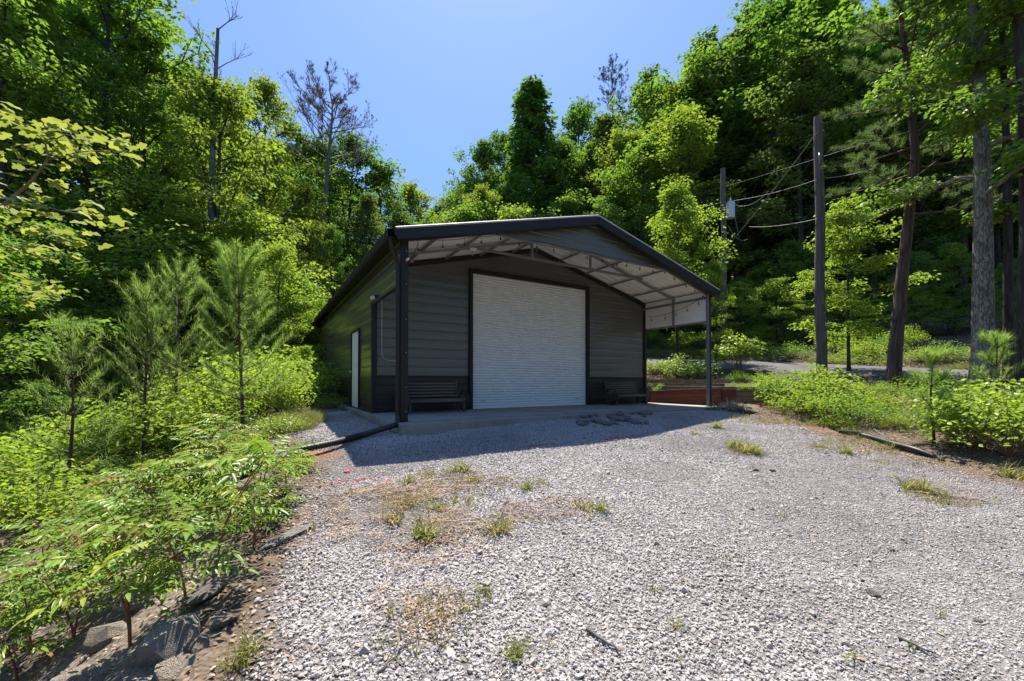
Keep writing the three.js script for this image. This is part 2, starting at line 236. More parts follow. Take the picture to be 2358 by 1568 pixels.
{
  const roofEnds = (a, b) => (y) => { if (y <= HE) return [a, b]; const x = (y - HE) / (HP - HE) * W / 2; return [Math.max(a, x), Math.min(b, W - x)]; };
  const back = (z, s) => (x, y, o) => V(x, y, z + s * o), side = (x0, s) => (z, y, o) => V(x0 + s * o, y, -z);
  const WS = .826, top = HP - .12;
  // porch back wall
  siding(shed, 'wainscot_panel', M.wainscot, 0, WS, () => [.02, DX0 - .09], back(-P, 1)); siding(shed, 'wainscot_panel', M.wainscot, 0, WS, () => [DX1 + .09, W - .02], back(-P, 1));
  const g1 = new G(); g1.beam(V(.03, WS + .02, -P + .022), V(DX0 - .1, WS + .02, -P + .022), .02, .045); part('wainscot_trim', g1.build(), M.trim, shed); const g2 = new G(); g2.beam(V(DX1 + .1, WS + .02, -P + .022), V(W - .03, WS + .02, -P + .022), .02, .045); part('wainscot_trim', g2.build(), M.trim, shed);
  siding(shed, 'wall_panel', M.siding, WS + .004, top, roofEnds(.02, DX0 - .09), back(-P, 1)); siding(shed, 'wall_panel', M.siding, WS + .004, top, roofEnds(DX1 + .09, W - .02), back(-P, 1)); siding(shed, 'wall_panel', M.siding, DH + .09, top, roofEnds(DX0 - .09, DX1 + .09), back(-P, 1));
  // long side walls, with the small door in the near one
  const S0 = 3.98, S1 = 5.04, SH = 2.08;
  for (const [a, b, y0] of [[P + .02, S0 - .06, 0], [S1 + .06, L, 0]]) { siding(shed, 'wainscot_panel', M.wainscot, y0, WS, () => [a, b], side(0, -1)); siding(shed, 'wall_panel', M.siding, WS + .004, HE, () => [a, b], side(0, -1)); }
  siding(shed, 'wall_panel', M.siding, SH + .06, HE, () => [S0 - .06, S1 + .06], side(0, -1));
  siding(shed, 'wall_panel', M.siding, 0, HE, () => [P, L], side(W, 1)); siding(shed, 'wall_panel', M.siding, 0, top, roofEnds(0, W), back(-L, -1));
  // valances under the porch eaves: painted outside, bare inside
  siding(shed, 'valance_panel', M.siding, 2.52, HE, () => [.05, P], side(0, -1)); siding(shed, 'valance_liner', M.liner, 2.53, HE - .03, () => [.1, P - .02], side(.035, 1));
  siding(shed, 'valance_panel', M.siding, 2.52, HE, () => [.05, P], side(W, 1)); siding(shed, 'valance_liner', M.liner, 2.53, HE - .03, () => [.1, P - .02], side(W - .035, -1));
  // front gable sheet
  siding(shed, 'gable_panel', M.siding, 3.82, top, roofEnds(.4, W - .4), back(-.05, 1)); siding(shed, 'gable_liner', M.liner, 3.83, top, roofEnds(.4, W - .4), back(-.1, -1), 2);
  // trims
  const bar = (name, a, b, w, h, mat = M.trim, parent = shed, up) => { const g = new G(); g.beam(a, b, w, h, up); return part(name, g.build(), mat, parent); };
  bar('corner_trim', V(.01, 0, -P - .01), V(.01, 2.56, -P - .01), .1, .1); bar('corner_trim', V(W - .03, 0, -P + .02), V(W - .03, HE, -P + .02), .09, .09); bar('corner_trim', V(.0, 0, -L), V(0, HE, -L), .1, .1); bar('corner_trim', V(.06, WS, -P + .03), V(.06, HE, -P + .03), .05, .03);
  bar('valance_trim', V(-.005, 2.52, -.06), V(-.005, 2.52, -P), .06, .05); bar('valance_trim', V(W + .0, 2.515, -.06), V(W, 2.515, -P), .07, .05, M.galv);
  bar('valance_stud', V(W - .08, 2.5, -P / 2), V(W - .08, HE, -P / 2), .06, .06, M.galv); bar('valance_rail', V(W - .08, HE - .22, -.1), V(W - .08, HE - .22, -P), .05, .06, M.galv);
  bar('base_trim', V(-.01, .03, -P), V(-.01, .03, -S0 + .06), .05, .06);
  const door = new THREE.Group(); door.name = 'roll_up_door'; shed.add(door);
  for (const x of [DX0 - .045, DX1 + .045]) bar('door_frame', V(x, 0, -P + .03), V(x, DH + .09, -P + .03), .09, .11, M.trim, door);
  bar('door_frame', V(DX0, DH + .045, -P + .03), V(DX1, DH + .045, -P + .03), .09, .11, M.trim, door);
  const n = 50, hs = DH / n, sg = new G(), arc = [[0, 0], [.1, .004], [.3, .013], [.5, .016], [.7, .013], [.9, .004], [.94, -.004], [1, -.004]];
  for (let k = 0; k < arc.length - 1; k++) { const [a, o] = arc[k], [b, q] = arc[k + 1]; sg.quad(V(DX0 + .005, a * hs, o), V(DX1 - .005, a * hs, o), V(DX1 - .005, b * hs, q), V(DX0 + .005, b * hs, q)); }
  const slat = sg.build(); for (let k = 0; k < n; k++) part('slat', slat, M.door, door).position.set(0, k * hs, -P - .03);
  for (const x of [DX0 + .35, DX1 - .35]) { const g = new G(); g.beam(V(x - .07, .2, -P - .008), V(x + .07, .2, -P - .008), .012, .035); part('lift_handle', g.build(), M.steel, door); }
  bar('bottom_bar', V(DX0 + .01, .03, -P - .01), V(DX1 - .01, .03, -P - .01), .03, .06, M.door, door);
  // small side door
  const sd = new THREE.Group(); sd.name = 'side_door'; shed.add(sd);
  bar('door_leaf', V(.005, .03, -(S0 + S1) / 2), V(.005, SH, -(S0 + S1) / 2), .94, .04, M.sideDoor, sd, V(1, 0, 0));
  for (const z of [S0 - .02, S1 + .02]) bar('door_frame', V(-.015, 0, -z), V(-.015, SH + .06, -z), .06, .06, M.trim, sd); bar('door_frame', V(-.015, SH + .03, -S0 - .01), V(-.015, SH + .03, -S1 + .01), .06, .06, M.trim, sd);
  const kn = new G(); kn.tube([V(-.02, 1.0, -4.9), V(-.06, 1.0, -4.9), V(-.07, 1.0, -4.9), V(-.10, 1.0, -4.9)], [.012, .012, .028, .022], 10); part('door_knob', kn.build(), M.steel, sd);
  for (let k = 0; k < 2; k++) { const g = new G(); g.beam(V(-.018, .25 + k * .95, -4.51), V(-.018, 1.05 + k * .8, -4.51), .62, .008, V(1, 0, 0)); part('door_inset', g.build(), M.sideDoor, sd); }
  // posts
  for (const x of [.04, W - .04]) { const p = bar('porch_post', V(x, -.0, -.04), V(x, HE, -.04), .085, .085, x > 1 ? M.postSteel : M.trim); if (x < 1) { for (const y of [.18, .62, 1.25, 1.85, 2.5, 3.1]) { const g = new G(); g.tube([V(x + .0, y, .003), V(x, y, .012)], [.009, .007], 8); part('screw', g.build(), M.steel, p); } } else bar('post_cover', V(x + .03, 0, .008), V(x + .03, HE, .008), .075, .012, M.trim, p); }
  bar('post_cover', V(-.03, 0, -.03), V(-.03, HE, -.03), .05, .12); 
  // mid-porch truss and purlins
  const tz = -P / 2 + .02, rt = .1;
  bar('rafter', V(.03, HE - .1, tz), V(W / 2, HP - .1, tz), .06, .06, M.galv); bar('rafter', V(W - .03, HE - .1, tz), V(W / 2 + .0, HP - .103, tz - .002), .058, .058, M.galv);
  bar('collar_tie', V(1.55, 3.82, tz + .003), V(W - 1.55, 3.82, tz + .003), .055, .06, M.galv); for (const x of [3.6, W - 3.6]) bar('strut', V(x, 3.85, tz), V(x, roofY(x) - .12, tz), .055, .055, M.galv);
  bar('rafter', V(.03, HE - .1, -.1), V(W / 2, HP - .1, -.1), .06, .06, M.galv); bar('rafter', V(W - .03, HE - .1, -.1), V(W / 2, HP - .104, -.102), .058, .058, M.galv); bar('collar_tie', V(1.3, 3.8, -.1), V(W - 1.3, 3.8, -.1), .05, .05, M.galv);
  for (const x of [.75, 1.75, 2.75, 3.75, W - .75, W - 1.75, W - 2.75, W - 3.75]) bar('purlin', V(x, roofY(x) - .048, -.05), V(x, roofY(x) - .048, -P), .06, .035, M.galv);
  for (const s of [0, 1]) { const X = (x) => s ? W - x : x; bar('wall_rake_trim', V(X(.03), HE - .07, -P + .03), V(X(W / 2), HP - .07, -P + .03 + s * .002), .05, .1); }
  // roof sheets: ribs run down the slope
  const FO = .16, EO = .2;
  for (const s of [0, 1]) {
    const X = (x) => s ? W - x : x, ye = HE - EO * (HP - HE) / (W / 2);
    for (let z0 = FO, k = 0; z0 > -L - .1; z0 -= .896, k++) {
      const z1 = Math.max(-L - .16, z0 - .896), pr = profile(-z0, -z1, -FO - .01), g = new G();
      for (let j = 0; j < pr.length - 1; j++) { const [a, o] = pr[j], [b, q] = pr[j + 1]; g.quad(V(X(-EO), ye + o + .03, -a), V(X(W / 2), HP + o + .03, -a), V(X(W / 2), HP + q + .03, -b), V(X(-EO), ye + q + .03, -b)); }
      part('roof_panel', g.build(), M.roofTop, shed);
      if (k < 3) { const gl = new G(); for (let j = 0; j < pr.length - 1; j++) { const [a, o] = pr[j], [b, q] = pr[j + 1]; if (-b < -P - .02) continue; gl.quad(V(X(-EO + .02), ye + o + .004, -a - .01), V(X(W / 2), HP + o + .004, -a - .01), V(X(W / 2), HP + q + .004, -b - .01), V(X(-EO + .02), ye + q + .004, -b - .01)); } part('ceiling_panel', gl.build(), M.liner, shed); }
    }
    bar('rake_trim', V(X(-EO), ye - .065, FO + .012 + s * .001), V(X(W / 2), HP - .065, FO + .012 + s * .001), .03, .19);
    const bead = new G(); bead.tube([V(X(-EO), ye + .045, FO + .005), V(X(W / 2), HP + .045, FO + .005 + s * .001)], .027, 10); part('rake_bead', bead.build(), M.bead, shed);
    bar('rake_return', V(X(-EO + .03), ye - .155, FO - .06), V(X(W / 2), HP - .155, FO - .06 + s * .001), .12, .012);
  }
  bar('ridge_cap', V(W / 2, HP + .06, FO), V(W / 2, HP + .06, -L - .16), .3, .03, M.roofTop);
  // eave gutter and downspout on the near side
  const gut = new THREE.Group(); gut.name = 'gutter'; shed.add(gut);
  const gy = HE - .16, gp = [[-.20, .13], [-.195, 0], [-.30, 0], [-.33, .05], [-.335, .13], [-.325, .135]], gg = new G();
  for (let k = 0; k < gp.length - 1; k++) gg.quad(V(gp[k][0], gy + gp[k][1], .15), V(gp[k + 1][0], gy + gp[k + 1][1], .15), V(gp[k + 1][0], gy + gp[k + 1][1], -L - .1), V(gp[k][0], gy + gp[k][1], -L - .1)); part('trough', gg.build(), M.trim, gut);
  bar('end_cap', V(-.262, gy + .065, .15), V(-.262, gy + .065, .155), .14, .13, M.trim, gut);
  bar('eave_soffit', V(-.105, HE - .03, .12), V(-.105, HE - .03, -L), .21, .02, M.trim, gut);
  bar('fascia', V(W + .2, HE - .1, .13), V(W + .2, HE - .1, -L), .02, .13);
  const ds = new G(); ds.tube([V(-.25, gy + .01, .06), V(-.25, gy - .10, .06), V(-.24, gy - .17, .04), V(-.15, gy - .33, .0), V(-.11, gy - .42, -.01), V(-.105, gy - .55, -.01), V(-.105, .3, -.01), V(-.105, -.02, -.01)], .042, 12); part('downspout', ds.build(), M.trim, shed);
  for (const s of [0, 1]) bar('rake_corner', V(s ? W + .2 : -.2, HE - .14, .16), V(s ? W + .2 : -.2, HE + .01, .16), .05, .05);
  bar('wall_conduit', V(.19, 1.42, -P + .03), V(.19, 2.85, -P + .03), .01, .01, M.grayPaint); { const g = new G(); g.tube([V(.19, 1.42, -P + .03), V(.2, 1.33, -P + .03), V(.26, 1.25, -P + .03), V(.34, 1.22, -P + .03), V(.52, 1.21, -P + .03)], .005, 8); part('wall_conduit', g.build(), M.grayPaint, shed); }
}
{   // concrete slab
  const s = new THREE.Shape(); s.moveTo(-.12, -.32); s.lineTo(W + .22, -.28); s.lineTo(W + .2, L + .15); s.lineTo(-.1, L + .15); s.closePath();
  const g = new THREE.ExtrudeGeometry(s, { depth: .30, bevelEnabled: true, bevelSize: .012, bevelThickness: .012, bevelSegments: 2 }); g.rotateX(-Math.PI / 2); g.scale(1, 1, 1); g.translate(0, -.318, 0);
  single('concrete_slab', g, M.concrete, 'grey concrete floor slab under the building and its porch', 'slab', null, 'structure');
}
// fittings
function lamp(name, label, cat, build) { const t = thing(name, label, cat); build(t); return t; }
lamp('sensor_light', 'small white motion sensor lamp on the front left porch post', 'lamp', (t) => { const g = new G(); g.tube([V(.04, 2.93, 0), V(.04, 2.93, .03), V(.04, 2.93, .08), V(.04, 2.925, .13)], [.015, .022, .024, .018], 12); part('head', g.build(), M.white, t); const b = new G(); b.beam(V(.09, 2.92, .03), V(.16, 2.92, .03), .05, .05); part('housing', b.build(), std([.25, .03, .02], .5), t); });
lamp('wall_lamp', 'small white bulb lamp on the side wall near the porch opening', 'lamp', (t) => { const g = new G(); g.tube([V(-.015, 2.62, -2.05), V(-.05, 2.62, -2.05), V(-.06, 2.615, -2.05)], [.045, .045, .02], 10); part('base', g.build(), M.trim, t); const b = new G(); b.tube([V(-.05, 2.61, -2.05), V(-.08, 2.60, -2.05), V(-.12, 2.585, -2.05), V(-.15, 2.575, -2.05)], [.02, .042, .045, .02], 12); part('bulb', b.build(), M.white, t); });
lamp('ceiling_lamp', 'round white lamp with bulb on the porch rafter', 'lamp', (t) => { const x = 1.95, y = roofY(x) - .14, z = -P / 2 + .02, g = new G(); g.tube([V(x, y + .01, z), V(x, y - .03, z), V(x, y - .05, z)], [.09, .09, .05], 14); part('base', g.build(), M.white, t); const b = new G(); b.tube([V(x, y - .05, z), V(x, y - .08, z), V(x, y - .12, z), V(x, y - .145, z)], [.02, .035, .035, .012], 10); part('bulb', b.build(), std([.6, .35, .25], .4), t); });
{   // string lights along the front edge and back along the right valance
  const t = thing('string_lights', 'dark cord of drop bulb string lights strung under the porch front edge', 'string lights');
  const pts = []; const hook = [[.12, 2.95, -.06], [.28, roofY(.28) - .14, .02], [1.5, roofY(1.5) - .16, .0], [2.0, 3.80, .02], [3.2, 3.80, .03], [4.5, 3.79, .03], [5.8, 3.79, .03], [7.1, 3.79, .03], [7.6, roofY(7.6) - .15, .03], [W - .5, roofY(W - .5) - .15, .03], [W - .12, HE - .12, -.02], [W - .11, 2.97, -P * .45], [W - .11, 2.93, -P * .9]];
  for (let k = 0; k < hook.length - 1; k++) { const a = V(...hook[k]), b = V(...hook[k + 1]); for (let j = 0; j < 8; j++) { const p = a.clone().lerp(b, j / 8); p.y -= .05 * 4 * (j / 8) * (1 - j / 8); pts.push(p); } } pts.push(V(...hook.at(-1)));
  const g = new G(); g.tube(pts, .006, 5); part('cord', g.build(), M.plastic, t);
  const sk = new G(); sk.tube([V(0, .01, 0), V(0, -.09, 0), V(0, -.1, 0), V(0, -.145, 0), V(0, -.15, 0)], [.004, .004, .014, .02, .014], 8); const skg = sk.build(), bb = new G(); bb.tube([V(0, -.15, 0), V(0, -.17, 0), V(0, -.195, 0), V(0, -.22, 0), V(0, -.228, 0)], [.013, .022, .026, .014, .002], 8); const bbg = bb.build();
  const glass = new THREE.MeshPhysicalMaterial({ color: 0xffffff, roughness: .05, transmission: 1, thickness: 0, side: THREE.DoubleSide });
  let run = 0, next = .35; for (let k = 1; k < pts.length; k++) { run += pts[k].distanceTo(pts[k - 1]); if (run > next) { next += .46; const s = part('socket', skg, M.plastic, t); s.position.copy(pts[k]); part('bulb', bbg, glass, s); } }
}
{   // tap stand by the side wall
  const t = thing('standpipe', 'short grey water pipe standing by the side wall', 'pipe', [-.16, -.12, -7.1]); const g = new G(); g.tube([V(0, -.1, 0), V(0, .78, 0)], .022, 8); part('riser', g.build(), M.galv, t); const h = new G(); h.tube([V(0, .74, 0), V(-.08, .74, 0), V(-.11, .70, 0)], [.016, .016, .014], 8); part('spout', h.build(), M.steel, t);
}
// benches with wagon-wheel ends
function bench(label, x, z, turn) {
  const t = thing('wheel_bench', label, 'bench', [x, 0.004, z], turn, 'benches on the porch'), w = 1.46; t.scale.y = .88;
  for (let k = 0; k < 5; k++) { const y = .43 + k * .083, b = new G(); b.beam(V(-w / 2 + .06, y, -.17 - k * .022), V(w / 2 - .06, y, -.17 - k * .022), .02, .055, V(0, 1, -.25)); part('back_slat', b.build(), M.benchWood, t); }
  for (let k = 0; k < 4; k++) { const b = new G(); b.beam(V(-w / 2 + .03, .345, -.11 + k * .105), V(w / 2 - .03, .345, -.11 + k * .105), .085, .026); part('seat_slat', b.build(), M.benchWood, t); }
  const ap = new G(); ap.beam(V(-w / 2 + .03, .31, .255), V(w / 2 - .03, .31, .255), .02, .075); part('seat_rail', ap.build(), M.benchWood, t);
  for (const s of [-1, 1]) {
    const wh = new THREE.Group(); wh.name = 'wheel'; t.add(wh); wh.position.set(s * w / 2, .295, .06);
    const rim = new THREE.TorusGeometry(.27, .02, 8, 32); rim.rotateY(Math.PI / 2); part('rim', rim, M.iron, wh); const hub = new G(); hub.tube([V(-.03, 0, 0), V(.03, 0, 0)], .04, 12); part('hub', hub.build(), M.iron, wh);
    for (let k = 0; k < 8; k++) { const a = k * Math.PI / 4 + .2, b = new G(); b.tube([V(0, Math.sin(a) * .03, Math.cos(a) * .03), V(0, Math.sin(a) * .265, Math.cos(a) * .265)], .012, 6); part('spoke', b.build(), M.benchWood, wh); }
    const p = new G(); p.beam(V(s * (w / 2 - .07), .0, -.14), V(s * (w / 2 - .07), .82, -.29), .04, .05, V(0, 0, 1)); part('back_post', p.build(), M.benchWood, t);
    const q = new G(); q.beam(V(s * (w / 2 - .07), 0, .22), V(s * (w / 2 - .07), .33, .20), .04, .05, V(0, 0, 1)); part('leg', q.build(), M.benchWood, t);
  }
}
bench('dark slatted wagon-wheel bench left of the roll-up door', 1.32, -P + .5, 0);
bench('dark slatted wagon-wheel bench right of the roll-up door', 7.72, -P + .5, 0);

// ---------------------------------------------------------------- timber planter, block walls, poles, pipes
{
  const t = thing('timber_box', 'low red-stained timber box wall beside the slab by the right post', 'timber wall'), r = rng(5), x = 9.46;
  for (let k = 0; k < 4; k++) { const g = new G(), y = .055 + k * .127; g.beam(V(x, y, .14), V(x, y * .5, -4.6), .04, .118 * .97 - k * .001); part('plank', g.build(), M.redWood[k % 3], t); const e = new G(); e.beam(V(x + .022, y, .12), V(x + .75, y, .12), .04, .12); part('plank', e.build(), M.redWood[(k + 1) % 3], t); }
  const c = new G(); c.beam(V(x + .01, .53, .16), V(x + .01, .27, -4.62), .10, .03); part('cap_board', c.build(), M.benchWood, t); for (const z of [.1, -1.5, -3.1, -4.55]) { const g = new G(); g.beam(V(x + .065, -.05, z - .07), V(x + .065, .48 + z * .055, z - .07), .08, .08); part('post', g.build(), M.redWood[0], t); }
}
function blockWall(name, label, x, z0, z1, courses, y0, len = .40, hgt = .155) {
  const t = thing(name, label, 'retaining wall'), r = rng(Math.round(x * 100)), geos = [];
  for (let v = 0; v < 4; v++) { const g = new THREE.BoxGeometry(.26, hgt - .008, len - .008, 2, 2, 3), p = g.attributes.position; for (let k = 0; k < p.count; k++) { const q = hash(Math.round(p.getY(k) * 99) + v * 71, Math.round(p.getZ(k) * 99)) - .5; if (p.getX(k) < -.1) p.setX(k, p.getX(k) + q * .03); } g.computeVertexNormals(); geos.push(g); }
  courses.forEach((reach, c) => { for (let z = z0 + (c % 2) * len / 2; z > z1; z -= len) { if (z - len / 2 > reach) continue; const b = part('block', geos[Math.floor(r() * 4)], M.block[Math.floor(r() * 3)], t); b.position.set(x + (r() - .5) * .02, y0 + hgt * (c + .5), z - len / 2); b.rotation.y = (r() - .5) * .03; } });
}
blockWall('block_wall', 'tan concrete block retaining wall behind the timber box', 10.75, 2.3, -6.4, [2.4, 2.3, 1.4, .6], -.06);
blockWall('block_wall', 'upper terrace of tan blocks, partly overgrown, behind the lower block wall', 11.7, -1.2, -9, [9, 9], .50);

const poleMesh = (h, r0, r1) => { const g = new G(), p = [], q = []; for (let k = 0; k <= 10; k++) { p.push(V(.02 * Math.sin(k * 1.3), h * k / 10, .015 * Math.cos(k))); q.push(mix(r0, r1, k / 10)); } g.tube(p, q, 18); return g.build(); };
const b1 = at(1891, 872, 14.2), t1 = at(1889, 262, 14.2), b2 = at(1668, 790, 22.5), t2 = at(1674, 385, 22.5);
{
  const t = thing('utility_pole', 'tall near wooden utility pole standing on the overgrown bank', 'utility pole', [b1.x, ground(b1.x, b1.z) - .1, b1.z]), h = t1.y - ground(b1.x, b1.z) + .1; part('shaft', poleMesh(h, .165, .125), M.poleWood, t);
  const hk = new G(), y = h - 1.75; hk.tube([V(-.12, y, .05), V(-.25, y + .02, .12), V(-.38, y + .05, .16), V(-.45, y + .15, .18), V(-.40, y + .26, .17), V(-.33, y + .2, .16)], .012, 6); part('bracket', hk.build(), M.steel, t);
  for (const [yy, a] of [[h - .6, .3], [h - 1.75, .4], [h - 3.2, .3], [2.2, .5]]) { const bo = new G(); bo.tube([V(-.13 * Math.sin(a), yy, .13 * Math.cos(a)), V(-.19 * Math.sin(a), yy, .19 * Math.cos(a))], [.018, .014], 8); part('bolt', bo.build(), M.steel, t); }
  { const tg = new G(); tg.beam(V(-.02, 1.75, .166), V(-.02, 1.87, .164), .09, .006, V(0, 0, 1)); part('tag', tg.build(), M.grayPaint, t); const gw = new G(); gw.tube([V(.1, 0, .15), V(.1, 2, .145), V(.09, h * .5, .13), V(.07, h - .3, .11)], .006, 5); part('ground_wire', gw.build(), M.wire, t); }
  const b = new G(); b.tube([V(-.13, 3.0, .11), V(-.13, h - 1.8, .1)], .014, 6); part('conduit', b.build(), M.wire, t);
  const u = thing('utility_pole', 'farther wooden utility pole carrying a grey transformer beyond the roof', 'utility pole', [b2.x, ground(b2.x, b2.z) - .1, b2.z]), h2 = t2.y - ground(b2.x, b2.z) + .1; part('shaft', poleMesh(h2, .16, .12), M.poleWood, u);
  const tr = new THREE.Group(); tr.name = 'transformer'; u.add(tr); tr.position.set(.34, h2 - 2.75, .2); const can = new G(); can.tube([V(0, 0, 0), V(0, .03, 0), V(0, .82, 0), V(0, .88, 0), V(0, .93, 0)], [.19, .215, .215, .19, .05], 20); part('tank', can.build(), M.grayPaint, tr);
  const bu = new G(); bu.tube([V(0, .9, 0), V(0, .98, 0), V(0, 1.0, 0), V(0, 1.04, 0), V(0, 1.08, 0), V(0, 1.14, 0)], [.03, .05, .03, .05, .03, .02], 10); part('bushing', bu.build(), M.white, tr); const br = new G(); br.beam(V(-.12, .3, -.1), V(-.34, .3, -.2), .05, .06); part('bracket', br.build(), M.steel, tr);
}
function wire(label, a, b, sag, r, mat) { const pts = []; for (let k = 0; k <= 24; k++) { const t = k / 24, p = a.clone().lerp(b, t); p.y -= sag * 4 * t * (1 - t); pts.push(p); } const g = new G(); g.tube(pts, r, 5); single('overhead_wire', g.build(), mat, label, 'wire', 'overhead wires'); }
{
  const d1 = 14.15, d2 = 22.4;
  wire('top bare wire rising past the far pole top toward the right woods', at(1440, 485, 40), at(1990, 330, 15), .25, 0.0072, M.wirePale);
  wire('pale cable from the far pole to the middle of the near pole', at(1676, 463, d2), at(1880, 414, d1), .12, 0.0091, M.wirePale);
  wire('pale cable going on from the near pole middle into the right trees', at(1898, 410, d1), at(2010, 388, 12), .05, 0.0078, M.wirePale);
  wire('low pale cable meeting the near pole at mid height', at(1725, 522, 21), at(1881, 504, d1), .1, 0.0097, M.wirePale);
  wire('low pale cable leaving the near pole toward the leaning pine', at(1897, 498, d1), at(2062, 477, 11.5), .06, 0.0084, M.wirePale);
  wire('steep twisted cable from the near pole top down to the far pole', at(1881, 305, d1), at(1668, 575, d2), .1, 0.0117, M.wirePale);
  wire('thin line falling from the far pole to behind the roof', at(1672, 463, d2), at(1395, 503, 34), .3, 0.0091, M.wirePale);
  wire('slack service loop below the transformer', at(1677, 520, d2), at(1722, 550, 21.6), .35, 0.0084, M.wirePale);
  wire('straight drop wire beside the transformer', at(1680, 440, d2), at(1702, 548, 22), .0, 0.0065, M.wirePale);
  wire('slack jumper loop from the far pole at transformer height', at(1676, 463, d2), at(1770, 440, 18), .45, 0.0084, M.wirePale);
}
function corrugated(label, pts, r, ringEvery = .042) {
  const c = new THREE.CatmullRomCurve3(pts), len = c.getLength(), n = Math.min(1400, Math.floor(len / ringEvery * 2)), p = [], q = []; for (let k = 0; k <= n; k++) { p.push(c.getPointAt(k / n)); q.push(k % 2 ? r : r * .8); } const g = new G(); g.tube(p, q, 14, null, true); single('drain_pipe', g.build(), M.plastic, label, 'pipe', 'black corrugated drain pipes');
}
const lay = (list, r) => list.map(([u, v, dy]) => { const p = onGround(u, v + 8); p.y = ground(p.x, p.z) + r + (dy || 0); return p; });
corrugated('black corrugated drain pipe running from the downspout down the bank', [V(-.105, .12, -.0), V(-.12, -.03, .05), V(-.22, -.05, .12), ...lay([[838, 1003, .02], [770, 1027, .05], [700, 1044, .06], [645, 1055, .02], [560, 1095], [500, 1150]], .053)], .053);
corrugated('black corrugated drain pipe lying low among the shrubs near the camera', lay([[260, 1275], [180, 1322, .02], [110, 1362, .03], [45, 1392, .0], [-60, 1440]], .05), .05, .04);
corrugated('black corrugated drain pipe along the ditch beside the drive', lay([[1935, 990, -.02], [1980, 998, .01], [2060, 1022, .02], [2110, 1036, .02], [2170, 1053, -.03]], .045), .045);
console.log('structures done');

